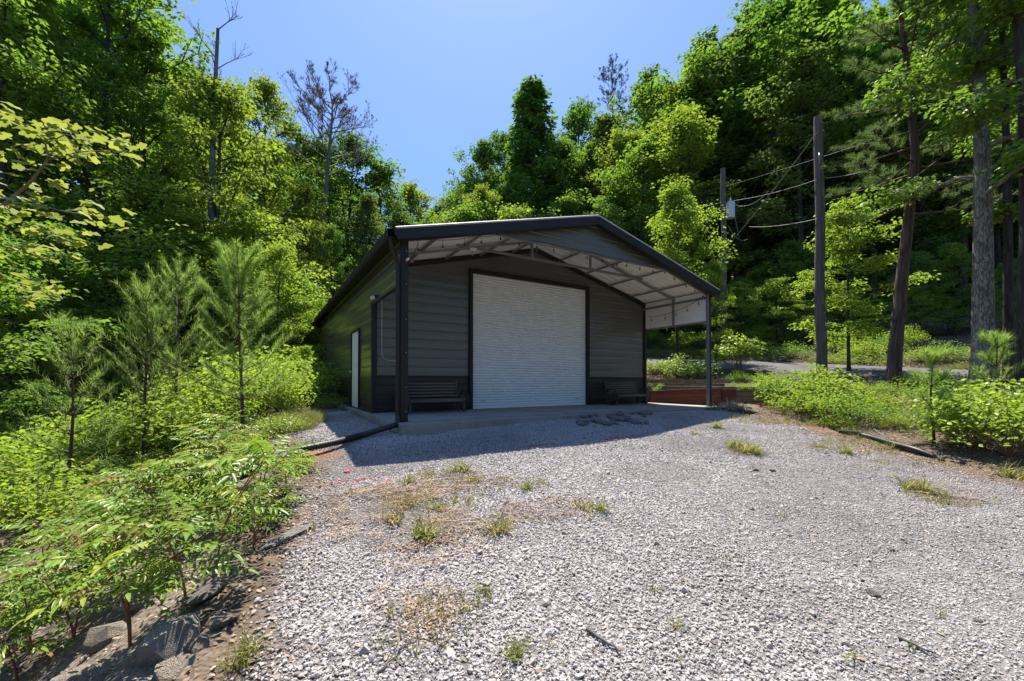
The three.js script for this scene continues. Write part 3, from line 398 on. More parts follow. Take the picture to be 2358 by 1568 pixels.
// ---------------------------------------------------------------- rocks
const stoneGeo = (seed, n, fx = 1, fy = .7, fz = .8) => { const r = rng(seed), pts = []; for (let k = 0; k < n; k++) { const a = r() * 6.283, y = r() * 2 - 1, s = Math.sqrt(1 - y * y), q = .8 + .2 * r(); pts.push(V(Math.cos(a) * s * q * fx, y * q * fy, Math.sin(a) * s * q * fz)); } const g = new ConvexGeometry(pts), p = g.attributes.position, uv = []; for (let k = 0; k < p.count; k++) uv.push(p.getX(k) + p.getZ(k) * .3, p.getY(k) + p.getZ(k)); g.setAttribute('uv', new THREE.Float32BufferAttribute(uv, 2)); return g; };
{
  const geos = [stoneGeo(1, 26), stoneGeo(2, 30, 1.2, .55, .8), stoneGeo(3, 24, .9, .8, .9), stoneGeo(4, 34, 1.1, .6, .7)], r = rng(11);
  const rock = (p, s, m, label, group, sink = .25, tilt = .5) => { const o = single('rock', geos[Math.floor(r() * 4)], m, label, 'rock', group); o.position.set(p.x, p.y + s * (.45 - sink), p.z); o.scale.set(s * (.8 + .5 * r()), s * (.7 + .5 * r()), s * (.8 + .4 * r())); o.rotation.set((r() - .5) * tilt, r() * 6.28, (r() - .5) * tilt); return o; };
  for (let k = 0; k < 34; k++) { const u = 1312 + 190 * Math.pow(r(), .9), v = mix(962, 988, r()) - (u - 1312) * .06, p = onGround(u, v); rock(p, .07 + .08 * r(), M.rock[k % 2], 'grey rubble stone in the heap along the front slab edge', 'rubble stones at the slab edge', .05); }
  const big = [[660, 1240, .14, 'flat grey stone at the gravel edge beside the sumac'], [395, 1490, .17, 'squarish pale boulder on the bank near the camera'], [640, 1140, .13, 'buff stone on the bank edge above the grey stone'], [600, 1150, .12, 'buff stone half under the sumac leaves'], [570, 1170, .11, 'low buff stone under the sumac'], [520, 1165, .13, 'dark stone beside the hidden pipe'], [330, 1390, .15, 'long brown stone under the sumac stems'], [250, 1478, .14, 'tan stone low on the near bank'], [470, 1375, .11, 'small pale stone by the gravel edge'], [800, 1090, .05, 'small red-painted stone on the gravel'], [1778, 1085, .055, 'larger of the pale stones lying on the right of the drive'], [1740, 1085, .045, 'smaller pale stone lying on the right of the drive'], [1690, 1040, .045, 'single grey stone near the grass on the drive'], [2010, 1372, .05, 'pale stone on the open gravel in the foreground'], [690, 1050, .09, 'pale stone under the drain pipe'], [2250, 1435, .04, 'tiny pale stone at lower far side of the drive'], [1712, 1372, .04, 'dark stone on the open gravel in the foreground'], [75, 1355, .14, 'grey stone beside the near pipe']];
  for (const [u, v, s, l] of big) { const p = onGround(u, v); const o = rock(p, s, l.includes('red') ? std([.5, .06, .06], .9) : M.rock[l.includes('dark') ? 1 : l.includes('buff') || l.includes('tan') || l.includes('brown') ? 2 : 0], l, null, l.includes('flat') ? .35 : .2); if (l.includes('flat')) { o.scale.set(.24, .07, .12); o.rotation.set(.05, .6, .1); } }
  // broken concrete slabs
  const sl = (label, u, v, w, h, d, rx, ry, rz) => { const g = new THREE.BoxGeometry(w, h, d, 6, 2, 5), p = g.attributes.position; for (let k = 0; k < p.count; k++) { const q = hash(Math.round(p.getX(k) * 50), Math.round(p.getZ(k) * 50 + w * 7)) - .5; p.setXYZ(k, p.getX(k) * (1 + q * .18), p.getY(k) + q * .012, p.getZ(k) * (1 - q * .2)); } g.computeVertexNormals(); const o = single('concrete_chunk', g, std([.52, .48, .42], .9, { map: concTex }), label, 'concrete chunk'), a = onGround(u, v); o.position.set(a.x, a.y + .05, a.z); o.rotation.set(rx, ry, rz); };
  sl('large pale broken concrete slab leaning behind the young pine', 560, 985, .85, .09, .7, .35, .5, .12);
  for (const [u, v, a, l] of [[330, 1560, .2, 'pale tan lump of old concrete at the foot of the near bank'], [420, 1520, .15, 'tan lump of old concrete beside the gravel edge at the bottom'], [505, 1430, .13, 'flat tan stone on the bank by the gravel edge'], [470, 1480, .11, 'small tan stone between the two concrete lumps'], [250, 1545, .16, 'long tan stone under the lowest sumac leaves'], [560, 1350, .11, 'tan stone at the edge of the sumac shade'], [545, 1300, .10, 'buff stone below the small sumac'], [610, 1215, .10, 'buff stone just above the flat grey stone'], [650, 1165, .09, 'pale buff stone close to the orange clay'], [690, 1125, .07, 'little buff stone near the red paint line'], [180, 1560, .14, 'brown stone in the lowest corner of the bank']]) { const o = rock(onGround(u, v), a, M.rock[2], l, null, .55, .4); o.scale.y *= .6; }
}

// ---------------------------------------------------------------- gravel and litter (nobody could count these)
function scatter(name, label, category, geos, mats, place, n, seed) {   // place(r) gives {p, q, s, c} or nothing
  const grp = new THREE.Group(); grp.name = name; tag(grp, label, category, null, 'stuff'); scene.add(grp); const r = rng(seed), lists = geos.map(() => []);
  for (let k = 0; k < n; k++) { const o = place(r); if (o) lists[Math.floor(r() * geos.length)].push(o); }
  const m4 = new THREE.Matrix4();
  geos.forEach((g, v) => { const im = new THREE.InstancedMesh(g, Array.isArray(mats) ? mats[v % mats.length] : mats, lists[v].length); im.name = name + '_pieces'; lists[v].forEach((o, k) => { m4.compose(o.p, o.q, o.s); im.setMatrixAt(k, m4); if (o.c) im.setColorAt(k, o.c); }); im.userData.kind = 'stuff'; grp.add(im); });
  return grp;
}
const euler = new THREE.Euler(), quat = (x, y, z) => new THREE.Quaternion().setFromEuler(euler.set(x, y, z));
const redLines = [[-1.58, 2.27, -.93, 2.28, .028], [1.35, 1.84, 1.97, 1.87, .03], [3.0, 2.05, 3.75, 2.1, .028], [-.92, 2.45, -.88, 2.46, .03]];
const redAt = (x, z) => redLines.some(([a, b, c, d, w]) => { const t = clamp(((x - a) * (c - a) + (z - b) * (d - b)) / ((c - a) ** 2 + (d - b) ** 2), 0, 1); return Math.hypot(x - a - (c - a) * t, z - b - (d - b) * t) < w; });
{
  const stones = [0, 1, 2, 3, 4, 5, 6, 7].map((k) => stoneGeo(100 + k, 11 + k % 4, 1, .58 + .1 * (k % 3), .75));
  const mat = std([1, 1, 1], .92), c = new THREE.Color();
  const put = (minS, maxS, x0, x1, z0, z1, far) => (r) => {
    const x = mix(x0, x1, r()), z = mix(z0, z1, r()); if (!inView(x, z) || distCam(x, z) > far) return;
    let fine = sm(.50, .64, fbm(x * .8 + 3, z * .8, 3)); const q = gravelAt(x, z), dry = dryAt(x, z); fine = Math.max(fine, .95 * sm(.8, 3.2, x + .6 * (z - 4)) * sm(3.4, 5, z)); if (r() > q * (1 - .55 * dry) * (1 - .1 * fine)) return; if (clayAt(x, z) > .5 && r() < .8) return;
    const s = mix(minS, maxS, Math.pow(r(), 2.2)) * (1 - .34 * fine) * (r() < .012 ? 1.9 : 1), y = ground(x, z) + s * .22, b = (.25 + .155 * r() + (r() < .08 ? -.11 : 0)) * (.86 + .28 * fbm(x * .7 + 21, z * .7, 3)), w = r();
    if (redAt(x, z) && r() < .8) c.setRGB(.36 + .12 * r(), .07, .085); else c.setRGB(b * (1.03 + .06 * w), b * (.955 + .03 * w), b * (.945 - .07 * w));
    return { p: V(x, y, z), q: quat((r() - .5) * 1.1, r() * 6.283, (r() - .5) * 1.1), s: V(s, s, s), c: c.clone() };
  };
  scatter('gravel', 'crushed grey limestone gravel covering the drive', 'gravel', stones, mat, put(.008, .0225, -3, 9.9, -4, 7.4, 13), 760000, 3);
  scatter('fine_gravel', 'fine grit between the larger drive stones', 'gravel', stones.slice(0, 3), mat, put(.004, .009, -3, 6, 1.8, 7.2, 5.6), 220000, 4);
}
{
  const leafGeo = (seed) => { const g = new G(), r = rng(seed); const n = 7, k = 0; g.v(0, .06, 0, 0, 1, 0); for (let j = 0; j < n; j++) { const a = j / n * 6.283, q = (.75 + .4 * r()); g.v(Math.cos(a) * q, .22 * (r() - .3), Math.sin(a) * q * .5, 0, 1, 0); } for (let j = 0; j < n; j++) g.i.push(0, 1 + (j + 1) % n, 1 + j); return g.build(); };
  const lit = [leafGeo(1), leafGeo(2), leafGeo(3)], mat = std([1, 1, 1], .85), c = new THREE.Color();
  scatter('leaf_litter', 'dead brown leaves and bark chips strewn over bank and forest floor', 'dead leaves', lit, mat, (r) => {
    let x, z; const w = r(); if (w < .12) { z = mix(1.3, 6, r()); x = xBank(z) + mix(-.9, 3.6, r()); } else if (w < .26) { x = mix(-4.5, -1.4, r()); z = mix(-4, 6.6, r()); } else if (w < .5) { x = mix(5.8, 14.4, r()); z = mix(-3, 6.4, r()); } else if (w < .68) { const d = dryPatches[Math.floor(r() * dryPatches.length)]; const a = r() * 6.283, q = Math.pow(r(), .8); x = d[0] + Math.cos(a) * q * d[2]; z = d[1] + Math.sin(a) * q * d[3]; if (fbm(x * 3 + 1, z * 3, 3) < .47) return; } else if (w < .72) { x = mix(-2, 7, r()); z = mix(.5, 7, r()); } else { x = mix(17.8, 34, r()); z = mix(-22, 6, r()); }
    if (!inView(x, z)) return; const q = gravelAt(x, z); if (w < .12 ? r() < q * .75 : w < .5 && r() < q * .93) return; if (x > -.3 && x < 9.5 && z < .4) return;
    const s = (.008 + .020 * r() * r()) * (w > .5 && w < .68 ? .75 : 1) + (x > 17 ? .03 : 0), b = .5 + .8 * r(), t = r(); c.setRGB(mix(.17, .33, t) * b, mix(.105, .25, t) * b, mix(.07, .18, t) * b);
    return { p: V(x, ground(x, z) + .008 + s * .3 * r(), z), q: quat((r() - .5) * .9, r() * 6.283, (r() - .5) * .9), s: V(s, s, s), c: c.clone() };
  }, 90000, 21);
  const strawGeo = (seed) => { const g = new G(), r = rng(seed); g.blade(V(-.5, 0, 0), V(1, .06, 0), V(0, -.1, .25 * (r() - .5)), 1, .014, null, 4); return g.build(); };
  scatter('straw', 'pale dry grass stalks lying over the gravel', 'straw', [strawGeo(1), strawGeo(2), strawGeo(3)], mat, (r) => {
    const k = r(), d = k < .45 ? dryPatches[0] : k < .6 ? dryPatches[1] : k < .72 ? dryPatches[2] : k < .82 ? dryPatches[3] : dryPatches[Math.floor(r() * dryPatches.length)], a = r() * 6.283, q = Math.sqrt(r()) * 1.15, x = d[0] + Math.cos(a) * q * d[2], z = d[1] + Math.sin(a) * q * d[3]; if (!inView(x, z) || (z < .45 && x > -.3) || fbm(x * 2.6 + 9, z * 2.6, 3) < .46 - .3 * (q < .3)) return;
    const s = .07 + .28 * r() * r(), b = .55 + .6 * r(); c.setRGB(.52 * b, .37 * b, .235 * b); return { p: V(x, ground(x, z) + .025 + .03 * r(), z), q: quat((r() - .5) * .25, r() < .5 ? -.5 + (r() - .5) * 1.2 : r() * 6.283, (r() - .5) * .22), s: V(s, s, s * 1.0), c: c.clone() };
  }, 11000, 22);
  // ground cover on the bank, the roadside and the forest floor
  const sprig = (seed, n, h, spread) => { const g = new G(), r = rng(seed); for (let k = 0; k < n; k++) { const a = r() * 6.283, q = Math.sqrt(r()) * spread, y = h * (.25 + .75 * r()), el = (r() - .4) * .9, b = a + (r() - .5) * 1.5, d = V(Math.cos(b) * Math.cos(el), Math.sin(el) * .5, Math.sin(b) * Math.cos(el)).normalize(), n2 = V((r() - .5) * 1.1, 1, (r() - .5) * 1.1); n2.addScaledVector(d, -n2.dot(d)).normalize(); const t = r(); g.leaf(Math.cos(a) * q, y, Math.sin(a) * q, d, n2, .05 + .035 * r(), .032 + .015 * r(), [mix(.10, .22, t), mix(.17, .28, t), mix(.018, .035, t)]); } return g.build(); };
  const sprigs = [sprig(1, 26, .2, .16), sprig(2, 34, .3, .2), sprig(3, 22, .14, .2)];
  scatter('ground_cover', 'low leafy weeds and vines covering the bank and roadside', 'weeds', sprigs, M.leaf, (r) => {
    const w = r(); let x, z; if (w < .5) { x = mix(7.2, 14.4, r()); z = mix(-9, 5.4, r()); } else if (w < .82) { x = mix(17.8, 27, r()); z = mix(-20, 6, r()); } else { x = mix(-11, -2.6, r()); z = mix(-16, 2.5, r()); }
    if (!inView(x, z, 1.4)) return; const n1 = fbm(x * (w < .5 ? 1.1 : .55) + 11, z * (w < .5 ? 1.1 : .55), 3); if (w < .5) { const e = x - xBank(z); if (e < 1.5 || (x < 11.2 && z < 2.6)) return; if (r() > .8 * sm(.48, .58, n1) + .04) return; } else if (r() > sm(.4, .58, n1) * 1.2) return;
    if (x > 13.6 && x < 14.6) return; const s = (.6 + .7 * r()) * (x > 17.7 ? 1.2 : mix(.8, .3, sm(10.5, 13.2, x))), cc = .8 + .5 * r(); return { p: V(x, ground(x, z) - .02, z), q: quat(0, r() * 6.283, 0), s: V(s, s * (.8 + .5 * r()), s), c: new THREE.Color().setRGB(cc, cc, cc * .9) };
  }, 12000, 23);
  const tuftG = (seed, n, h, c0, c1) => { const g = new G(), r = rng(seed); for (let k = 0; k < n; k++) { const a = r() * 6.283, l = .15 + .5 * r(), t = r(); g.blade(V((r() - .5) * .09, 0, (r() - .5) * .09), V(Math.cos(a) * l, 1, Math.sin(a) * l).normalize(), V(Math.cos(a) * .5, -.35 * r(), Math.sin(a) * .5), h * (.5 + .6 * r()), .007, c0.map((q, m) => mix(q, c1[m], t)), 3); } return g.build(); };
  scatter('roadside_grass', 'thin yellow-green grass along the bank and verge', 'grass', [tuftG(5, 26, .22, [.18, .24, .035], [.38, .36, .11]), tuftG(6, 30, .3, [.15, .23, .035], [.44, .36, .14])], M.leaf, (r) => {
    const w = r(); let x, z; if (w < .4) { x = mix(17.7, 20, r()); z = mix(-20, 6, r()); } else if (w < .65) { x = mix(13, 14.5, r()); z = mix(-10, 5, r()); } else if (w < .85) { x = mix(-2.6, -1.0, r()); z = mix(-3.6, .3, r()); } else { x = mix(7, 10.4, r()); z = mix(1.2, 4.6, r()); }
    if (!inView(x, z)) return; if (noise(x * 1.2 + 5, z * 1.2) < .42) return; if (x > 7 && x < 10.4 && (x - xBank(z) < .2 || r() < .6)) return; const s = (.5 + .7 * r()) * (x > 12 && x < 15 ? .4 : 1); return { p: V(x, ground(x, z) - .01, z), q: quat(0, r() * 6.283, 0), s: V(s, s, s) };
  }, 3600, 24);
  scatter('gravel_weeds', 'sparse seedlings and dead blades coming up through the gravel', 'weeds', [tuftG(41, 7, .09, [.22, .28, .04], [.5, .42, .16]), tuftG(42, 5, .06, [.18, .27, .04], [.5, .38, .16])], M.leaf, (r) => {
    const w = r(), d = dryPatches[Math.floor(r() * dryPatches.length)]; let x, z; if (w < .7) { const a = r() * 6.283, q = Math.sqrt(r()) * 1.35; x = d[0] + Math.cos(a) * q * d[2]; z = d[1] + Math.sin(a) * q * d[3]; } else if (w < .85) { x = mix(-1.8, 6, r()); z = mix(1, 6.6, r()); } else { z = mix(1.5, 5.5, r()); x = xBank(z) - 1.6 * r(); }
    if (!inView(x, z) || (z < .5 && x > -.3) || noise(x * 2.2, z * 2.2 + 4) < .5) return; const s = .5 + .9 * r(); return { p: V(x, ground(x, z), z), q: quat(0, r() * 6.283, 0), s: V(s, s, s) };
  }, 1500, 27);
  // single grass tufts on the drive
  const t1g = tuftG(31, 60, .15, [.22, .30, .04], [.46, .42, .12]), t2g = tuftG(32, 46, .12, [.24, .29, .05], [.52, .42, .15]);
  const spots = [[985, 1095, 1.1], [1060, 1085, 1.3], [1085, 1110, 1.1], [940, 1115, .8], [905, 1200, 1.2], [975, 1240, 1.4], [940, 1165, 1.2], [1010, 1175, .9], [1150, 1225, 1.0], [1215, 1128, .9], [1345, 1172, 1.1], [1380, 1178, .9], [1245, 1115, .8], [1690, 1030, 1.5], [1715, 1040, 1.8], [1740, 1047, 1.5], [2105, 1128, 1.6], [2130, 1135, 1.2], [1148, 1225, 1.2], [1115, 1365, .8], [1555, 1445, .8], [1190, 1515, 1.1], [1512, 1365, .7], [565, 1510, 1.3], [545, 1535, 1.2], [1650, 985, 1.3], [1600, 1000, 1.0], [1950, 1045, 1.3], [1890, 1030, 1.2], [2330, 1100, 1.6], [725, 1030, 1.3], [690, 1070, 1.2], [1260, 1490, .6]];
  spots.forEach(([u, v, s], k) => { const p = onGround(u, v), o = single('grass_tuft', k % 2 ? t1g : t2g, M.leaf, 'small tuft of yellow-green grass growing through the gravel', 'grass tuft', 'grass tufts on the drive'); o.position.copy(p); o.rotation.y = k * 2.1; const q = v > 1350 ? .62 : 1; o.scale.set(s * 1.6 * q, s * 1.15 * q, s * 1.5 * q); });
}
console.log('scatter done');
// ---------------------------------------------------------------- trees
const greens = { mid: [[.105, .215, .016], [.225, .36, .028]], yellow: [[.16, .25, .016], [.285, .37, .03]], deep: [[.065, .16, .015], [.155, .28, .022]], light: [[.18, .30, .016], [.33, .44, .035]] };
const pick = (r, pal) => { const t = r(), b = .85 + .3 * r(); return [0, 1, 2].map((k) => mix(pal[0][k], pal[1][k], t) * b); };
function clump(g, r, c, rad, n, len, pal, flat = .55) {
  for (let k = 0; k < n; k++) {
    const a = r() * 6.283, q = Math.pow(r(), .6), y = (r() * 2 - 1), x = c.x + Math.cos(a) * q * rad, z = c.z + Math.sin(a) * q * rad, yy = c.y + y * rad * flat * Math.sqrt(1 - q * q * .7);
    const b = a + (r() - .5) * 2.2, d = V(Math.cos(b), -.35 + .5 * (r() - .5), Math.sin(b)).normalize(), n2 = V((r() - .5) * 2.2, .9, (r() - .5) * 2.2); n2.addScaledVector(d, -n2.dot(d)).normalize();
    const l = len * (.7 + .6 * r()); g.leaf(x, yy, z, d, n2, l, l * .62, pick(r, pal));
  }
}
function broadleaf({ H, base = .3, R, seed, limbs = 22, subs = 5, clumps = 3, per = 26, leaf = .16, rad = .55, tr = .2, pal = greens.mid, prof = (t) => Math.sin(Math.PI * Math.pow(.12 + .88 * t, .75)) * .85 + .15, lean = [0, 0], rise = .35, bare = 0, flat = .55 }) {
  const r = rng(seed), wood = new G(), lv = new G(), tp = [], trd = [], wob = [r() * 6, r() * 6];
  for (let k = 0; k <= 14; k++) { const t = k / 14; tp.push(V(lean[0] * t * t * H + .012 * H * Math.sin(t * 5 + wob[0]) * t, t * H * .97, lean[1] * t * t * H + .012 * H * Math.sin(t * 4 + wob[1]) * t)); trd.push(tr * (Math.pow(1 - t, .8) * .93 + .03) * (k === 0 ? 1.35 : 1)); }
  wood.tube(tp, trd, 10); const tk = (t) => { const f = clamp(t, 0, .999) * 14, k = Math.floor(f); return tp[k].clone().lerp(tp[k + 1], f - k); };
  for (let i = 0; i < limbs; i++) {
    const u = (i + .5 * r()) / limbs, t = base + (1 - base) * Math.pow(u, .92), s = tk(t), az = i * 2.39996 + r() * .9, len = R * prof(u) * (.5 + .75 * r()), el = mix(rise, rise + .65, u) + (r() - .5) * .3;
    const d = V(Math.cos(az) * Math.cos(el), Math.sin(el), Math.sin(az) * Math.cos(el)), pts = [], rr = []; for (let k = 0; k <= 5; k++) { const q = k / 5, p = s.clone().addScaledVector(d, len * q); p.y += (r() - .5) * .06 * len - .06 * len * q * q; pts.push(p); rr.push(Math.max(.006, tr * .38 * (1 - t * .6) * (1 - q * .85))); }
    wood.tube(pts, rr, 5, null, false);
    for (let j = 0; j < subs; j++) {
      const q = mix(.3, 1, (j + r() * .6) / subs), o = pts[Math.min(5, Math.floor(q * 5))].clone().lerp(pts[Math.min(5, Math.floor(q * 5) + 1)], (q * 5) % 1), sa = az + (j % 2 ? 1 : -1) * (.4 + .8 * r()), sl = len * mix(.42, .18, q) * (.7 + .5 * r()), se = el * .5 + (r() - .4) * .8, e = o.clone().add(V(Math.cos(sa) * Math.cos(se), Math.sin(se), Math.sin(sa) * Math.cos(se)).multiplyScalar(sl));
      wood.tube([o, o.clone().lerp(e, .5).add(V(0, .04 * sl, 0)), e], [.016, .010, .004].map((w) => w * (1 + tr * 2)), 4, null, false);
      if (r() < bare) continue;
      for (let c = 0; c < clumps; c++) { const p = o.clone().lerp(e, .35 + .75 * (c + r()) / clumps).add(V((r() - .5) * rad, (r() - .5) * rad * .7, (r() - .5) * rad)); clump(lv, r, p, rad * (.6 + .6 * r()), Math.round(per * (.5 + r())), leaf, pal, flat); }
    }
  }
  return { wood: wood.build(), leaves: lv.build(), H };
}
function plantTree(proto, name, label, group, x, z, H, turn, wide = 1, bark = M.bark, lm = M.leaf, crownName = 'crown') {
  const t = thing(name, label, 'tree', [x, ground(x, z) - .12, z], turn, group), s = H / proto.H; t.scale.set(s * wide, s, s * wide); part('trunk', proto.wood, bark, t); part(crownName, proto.leaves, lm, t); return t;
}
const near1 = broadleaf({ H: 19, R: 4.6, base: .16, seed: 1, limbs: 34, subs: 8, clumps: 2, per: 34, leaf: .18, rad: .48, tr: .24 }), near2 = broadleaf({ H: 18, R: 4.4, base: .14, seed: 2, limbs: 32, subs: 8, clumps: 2, per: 34, leaf: .18, rad: .48, tr: .2 });
const far = [3, 4, 5, 6].map((s, k) => broadleaf({ H: 20, R: 5.4 + .5 * (k % 2), base: .2, seed: s * 7, limbs: 32, subs: 7, clumps: 2, per: 27, leaf: .24, rad: .56, tr: .2, rise: .45 + .15 * (k % 2), pal: [greens.mid, greens.deep, [[.10, .17, .02], [.21, .29, .04]], greens.yellow][k] }));
const tulip = broadleaf({ H: 20, R: 3.4, base: .2, seed: 77, limbs: 46, subs: 6, clumps: 3, per: 20, leaf: .27, rad: .5, tr: .2, rise: .5, pal: greens.deep, prof: (t) => .22 + .85 * (1 - t) });
const oak = broadleaf({ H: 14.5, R: 4.2, base: .12, seed: 31, limbs: 36, subs: 7, clumps: 2, per: 28, leaf: .17, rad: .45, tr: .2, pal: greens.yellow, rise: .3 });
const sap = [broadleaf({ H: 7, R: 2.3, base: .12, seed: 41, limbs: 20, subs: 5, clumps: 3, per: 26, leaf: .13, rad: .42, tr: .06, rise: .3, flat: .4 }), broadleaf({ H: 7, R: 2.6, base: .1, seed: 42, limbs: 22, subs: 5, clumps: 3, per: 24, leaf: .13, rad: .45, tr: .07, rise: .2, flat: .35, pal: greens.light })];
const ht = (u, v, d, x, z) => at(u, v, d).y - ground(x, z) + .1;   // height that reaches a given point of the photograph
const gpos = (u, d) => { const p = at(u, 878, d); return [p.x, p.z]; };
const where = (u) => u < 110 ? 'at the left frame edge' : u < 260 ? 'behind the thick corner trunk' : u < 420 ? 'behind the young pines' : u < 560 ? 'around the bare spike' : u < 680 ? 'between spike and dead pine' : u < 790 ? 'around the grey dead pine' : u < 900 ? 'above the side wall eave' : u < 1020 ? 'left of the sky gap foot' : u < 1150 ? 'left of the pointed tree' : u < 1290 ? 'below the pointed tree' : u < 1400 ? 'above the roof peak' : u < 1520 ? 'above the upper right roof slope' : u < 1640 ? 'above the lower right roof slope' : u < 1780 ? 'around the transformer pole' : u < 1880 ? 'just left of the near pole' : u < 1990 ? 'just right of the near pole' : u < 2110 ? 'behind the curved pine' : u < 2240 ? 'between curved pine and grey trunk' : 'at the right frame edge';
const rowOf = (d) => d < 15 ? 'front-row' : d < 24 ? 'second-row' : d < 33 ? 'middle-row' : d < 41 ? 'back-row' : 'rearmost';
function fit(proto, name, label, group, u, vtop, d, turn, wide, bark, lm) { const [x, z] = gpos(u, d); return plantTree(proto, name, label, group, x, z, Math.max(2, ht(u, vtop, d, x, z)), turn, wide, bark, lm); }
// woods on the left
fit(near1, 'maple_tree', 'tall leafy tree filling the upper left corner, thick brown trunk', null, 222, -170, 18.5, .4, 1.0);
fit(near2, 'maple_tree', 'leafy tree cut by the left frame edge above the sumac', null, 10, -120, 15, 1.9, 1.0);
fit(near1, 'maple_tree', 'green tree just behind the corner tree on the left', null, 330, 60, 19, 2.7, .8);
fit(oak, 'oak_tree', 'yellow-green oak with a bare broken spike left of the sky gap', null, 490, 175, 19, .3, .95);
fit(oak, 'oak_tree', 'yellow-green tree to the right of the spiked oak', null, 605, 170, 23, 2.2, .72);
const gL = 'woods left of the building';
for (const [u, v, d, k, w] of [[140, -100, 22, 0, 1], [400, 150, 27, 3, .8], [690, 305, 31, 0, .75], [800, 318, 34, 1, .8], [745, 330, 38, 2, .7], [875, 372, 36, 0, .75], [640, 330, 40, 1, .9], [945, 425, 40, 3, .7], [1000, 468, 44, 0, .6], [560, 300, 34, 2, .9], [460, 250, 36, 1, .9], [300, 120, 33, 0, 1], [80, 60, 28, 2, 1], [200, 100, 40, 1, 1.1], [700, 420, 26, 3, .55], [840, 440, 30, 2, .6], [930, 490, 34, 1, .6], [20, 150, 36, 0, 1.1], [380, 250, 46, 1, 1.2], [620, 380, 50, 0, 1.2], [780, 400, 52, 2, 1.1], [-120, -50, 17, 2, 1], [-200, 0, 26, 0, 1.1], [760, 520, 25, 0, .5], [660, 500, 22, 2, .5]]) fit(far[k], 'woodland_tree', rowOf(d) + ' leafy tree of the left woods ' + where(u), gL, u, v, d, u * .37, w * 1.35);
const gU = 'understorey of the left woods';
for (const [u, v, d, k, w] of [[330, 420, 17, 1, 1], [440, 500, 17, 1, .9], [560, 470, 18, 1, .9], [120, 520, 13, 0, 1], [640, 560, 17, 1, .8], [690, 640, 19, 0, .9], [250, 560, 17, 1, 1], [20, 560, 14, 1, 1], [500, 620, 20, 0, 1], [400, 640, 18, 0, 1], [730, 690, 21, 1, .8], [160, 660, 18, 0, 1.1], [300, 700, 22, 0, 1.2], [60, 760, 16, 0, 1.2], [600, 700, 24, 0, 1.1], [480, 740, 26, 0, 1.2], [-80, 480, 10, 0, 1], [200, 800, 13, 0, 1.3], [330, 820, 15, 1, 1.3], [90, 880, 10.5, 0, 1.3], [450, 830, 17, 1, 1.3], [660, 800, 17, 1, 1.1], [700, 820, 14, 1, 1]]) fit(sap[k], 'sapling', rowOf(d) + ' slender young tree of the left understorey ' + where(u), gU, u, v, d, u * .61, w);
// woods behind and to the right
fit(tulip, 'tulip_tree', 'tall pointed dark green tree standing above the treetops behind the roof', null, 1225, 176, 40, .2, 1.25);
const gR = 'woods behind and right of the building';
for (const [u, v, d, k, w] of [[1045, 440, 48, 3, .7], [1075, 400, 46, 0, .7], [1120, 322, 42, 1, .65], [1160, 310, 45, 1, .6], [1180, 400, 38, 0, .7], [1110, 430, 36, 3, .7], [1270, 395, 42, 0, .7], [1330, 240, 44, 1, .7], [1350, 330, 38, 0, .7], [1440, 300, 36, 3, .75], [1490, 168, 42, 0, .75], [1420, 380, 32, 2, .7], [1560, 200, 38, 3, .8], [1620, 90, 36, 0, .8], [1640, 230, 37, 1, .8], [1700, 60, 34, 2, .85], [1760, 15, 36, 0, .9], [1740, 200, 38, 0, .9], [1820, 0, 33, 1, .9], [1850, 120, 27, 2, .85], [1900, -30, 31, 0, 1], [1980, 60, 34, 1, 1], [1960, 110, 29, 1, .9], [2060, 40, 29, 0, 1], [2150, -60, 30, 2, 1], [2130, 150, 27, 1, .9], [2220, -40, 28, 0, 1], [2300, -80, 28, 1, 1], [2380, -60, 27, 2, 1], [2420, 0, 30, 0, 1], [1540, 330, 45, 1, 1], [1680, 300, 44, 1, 1], [1800, 250, 42, 0, 1.1], [1920, 230, 44, 1, 1.1], [2050, 220, 42, 1, 1.1], [2180, 200, 40, 1, 1.1], [2320, 200, 38, 1, 1.1], [1230, 430, 52, 0, 1], [1370, 400, 52, 1, 1], [2480, -40, 27, 1, 1], [1720, 120, 36, 2, 1.1], [1880, 60, 32, 0, 1], [2010, 90, 28, 1, 1], [1650, 180, 36, 0, 1], [1580, 260, 30, 3, 1], [1480, 320, 30, 0, .9], [1960, 150, 38, 2, 1.2], [2100, 120, 36, 0, 1.2], [2250, 100, 34, 1, 1.2], [1400, 270, 40, 2, 1], [1300, 330, 40, 1, .9], [1060, 450, 40, 2, .8], [1140, 400, 52, 2, 1.1], ...[0, 1, 2, 3, 4, 5, 6, 7, 8, 9, 10, 11, 12, 13].map((k) => [1460 + k * 82, 330 - (k % 3) * 60 - k * 6, 50 + (k * 7) % 11, k % 4, 1.5])]) fit(far[k], 'woodland_tree', rowOf(d) + ' leafy tree of the hillside woods ' + where(u), gR, u, v, d, u * .53, w * 1.3);
const gUR = 'understorey uphill of the road';
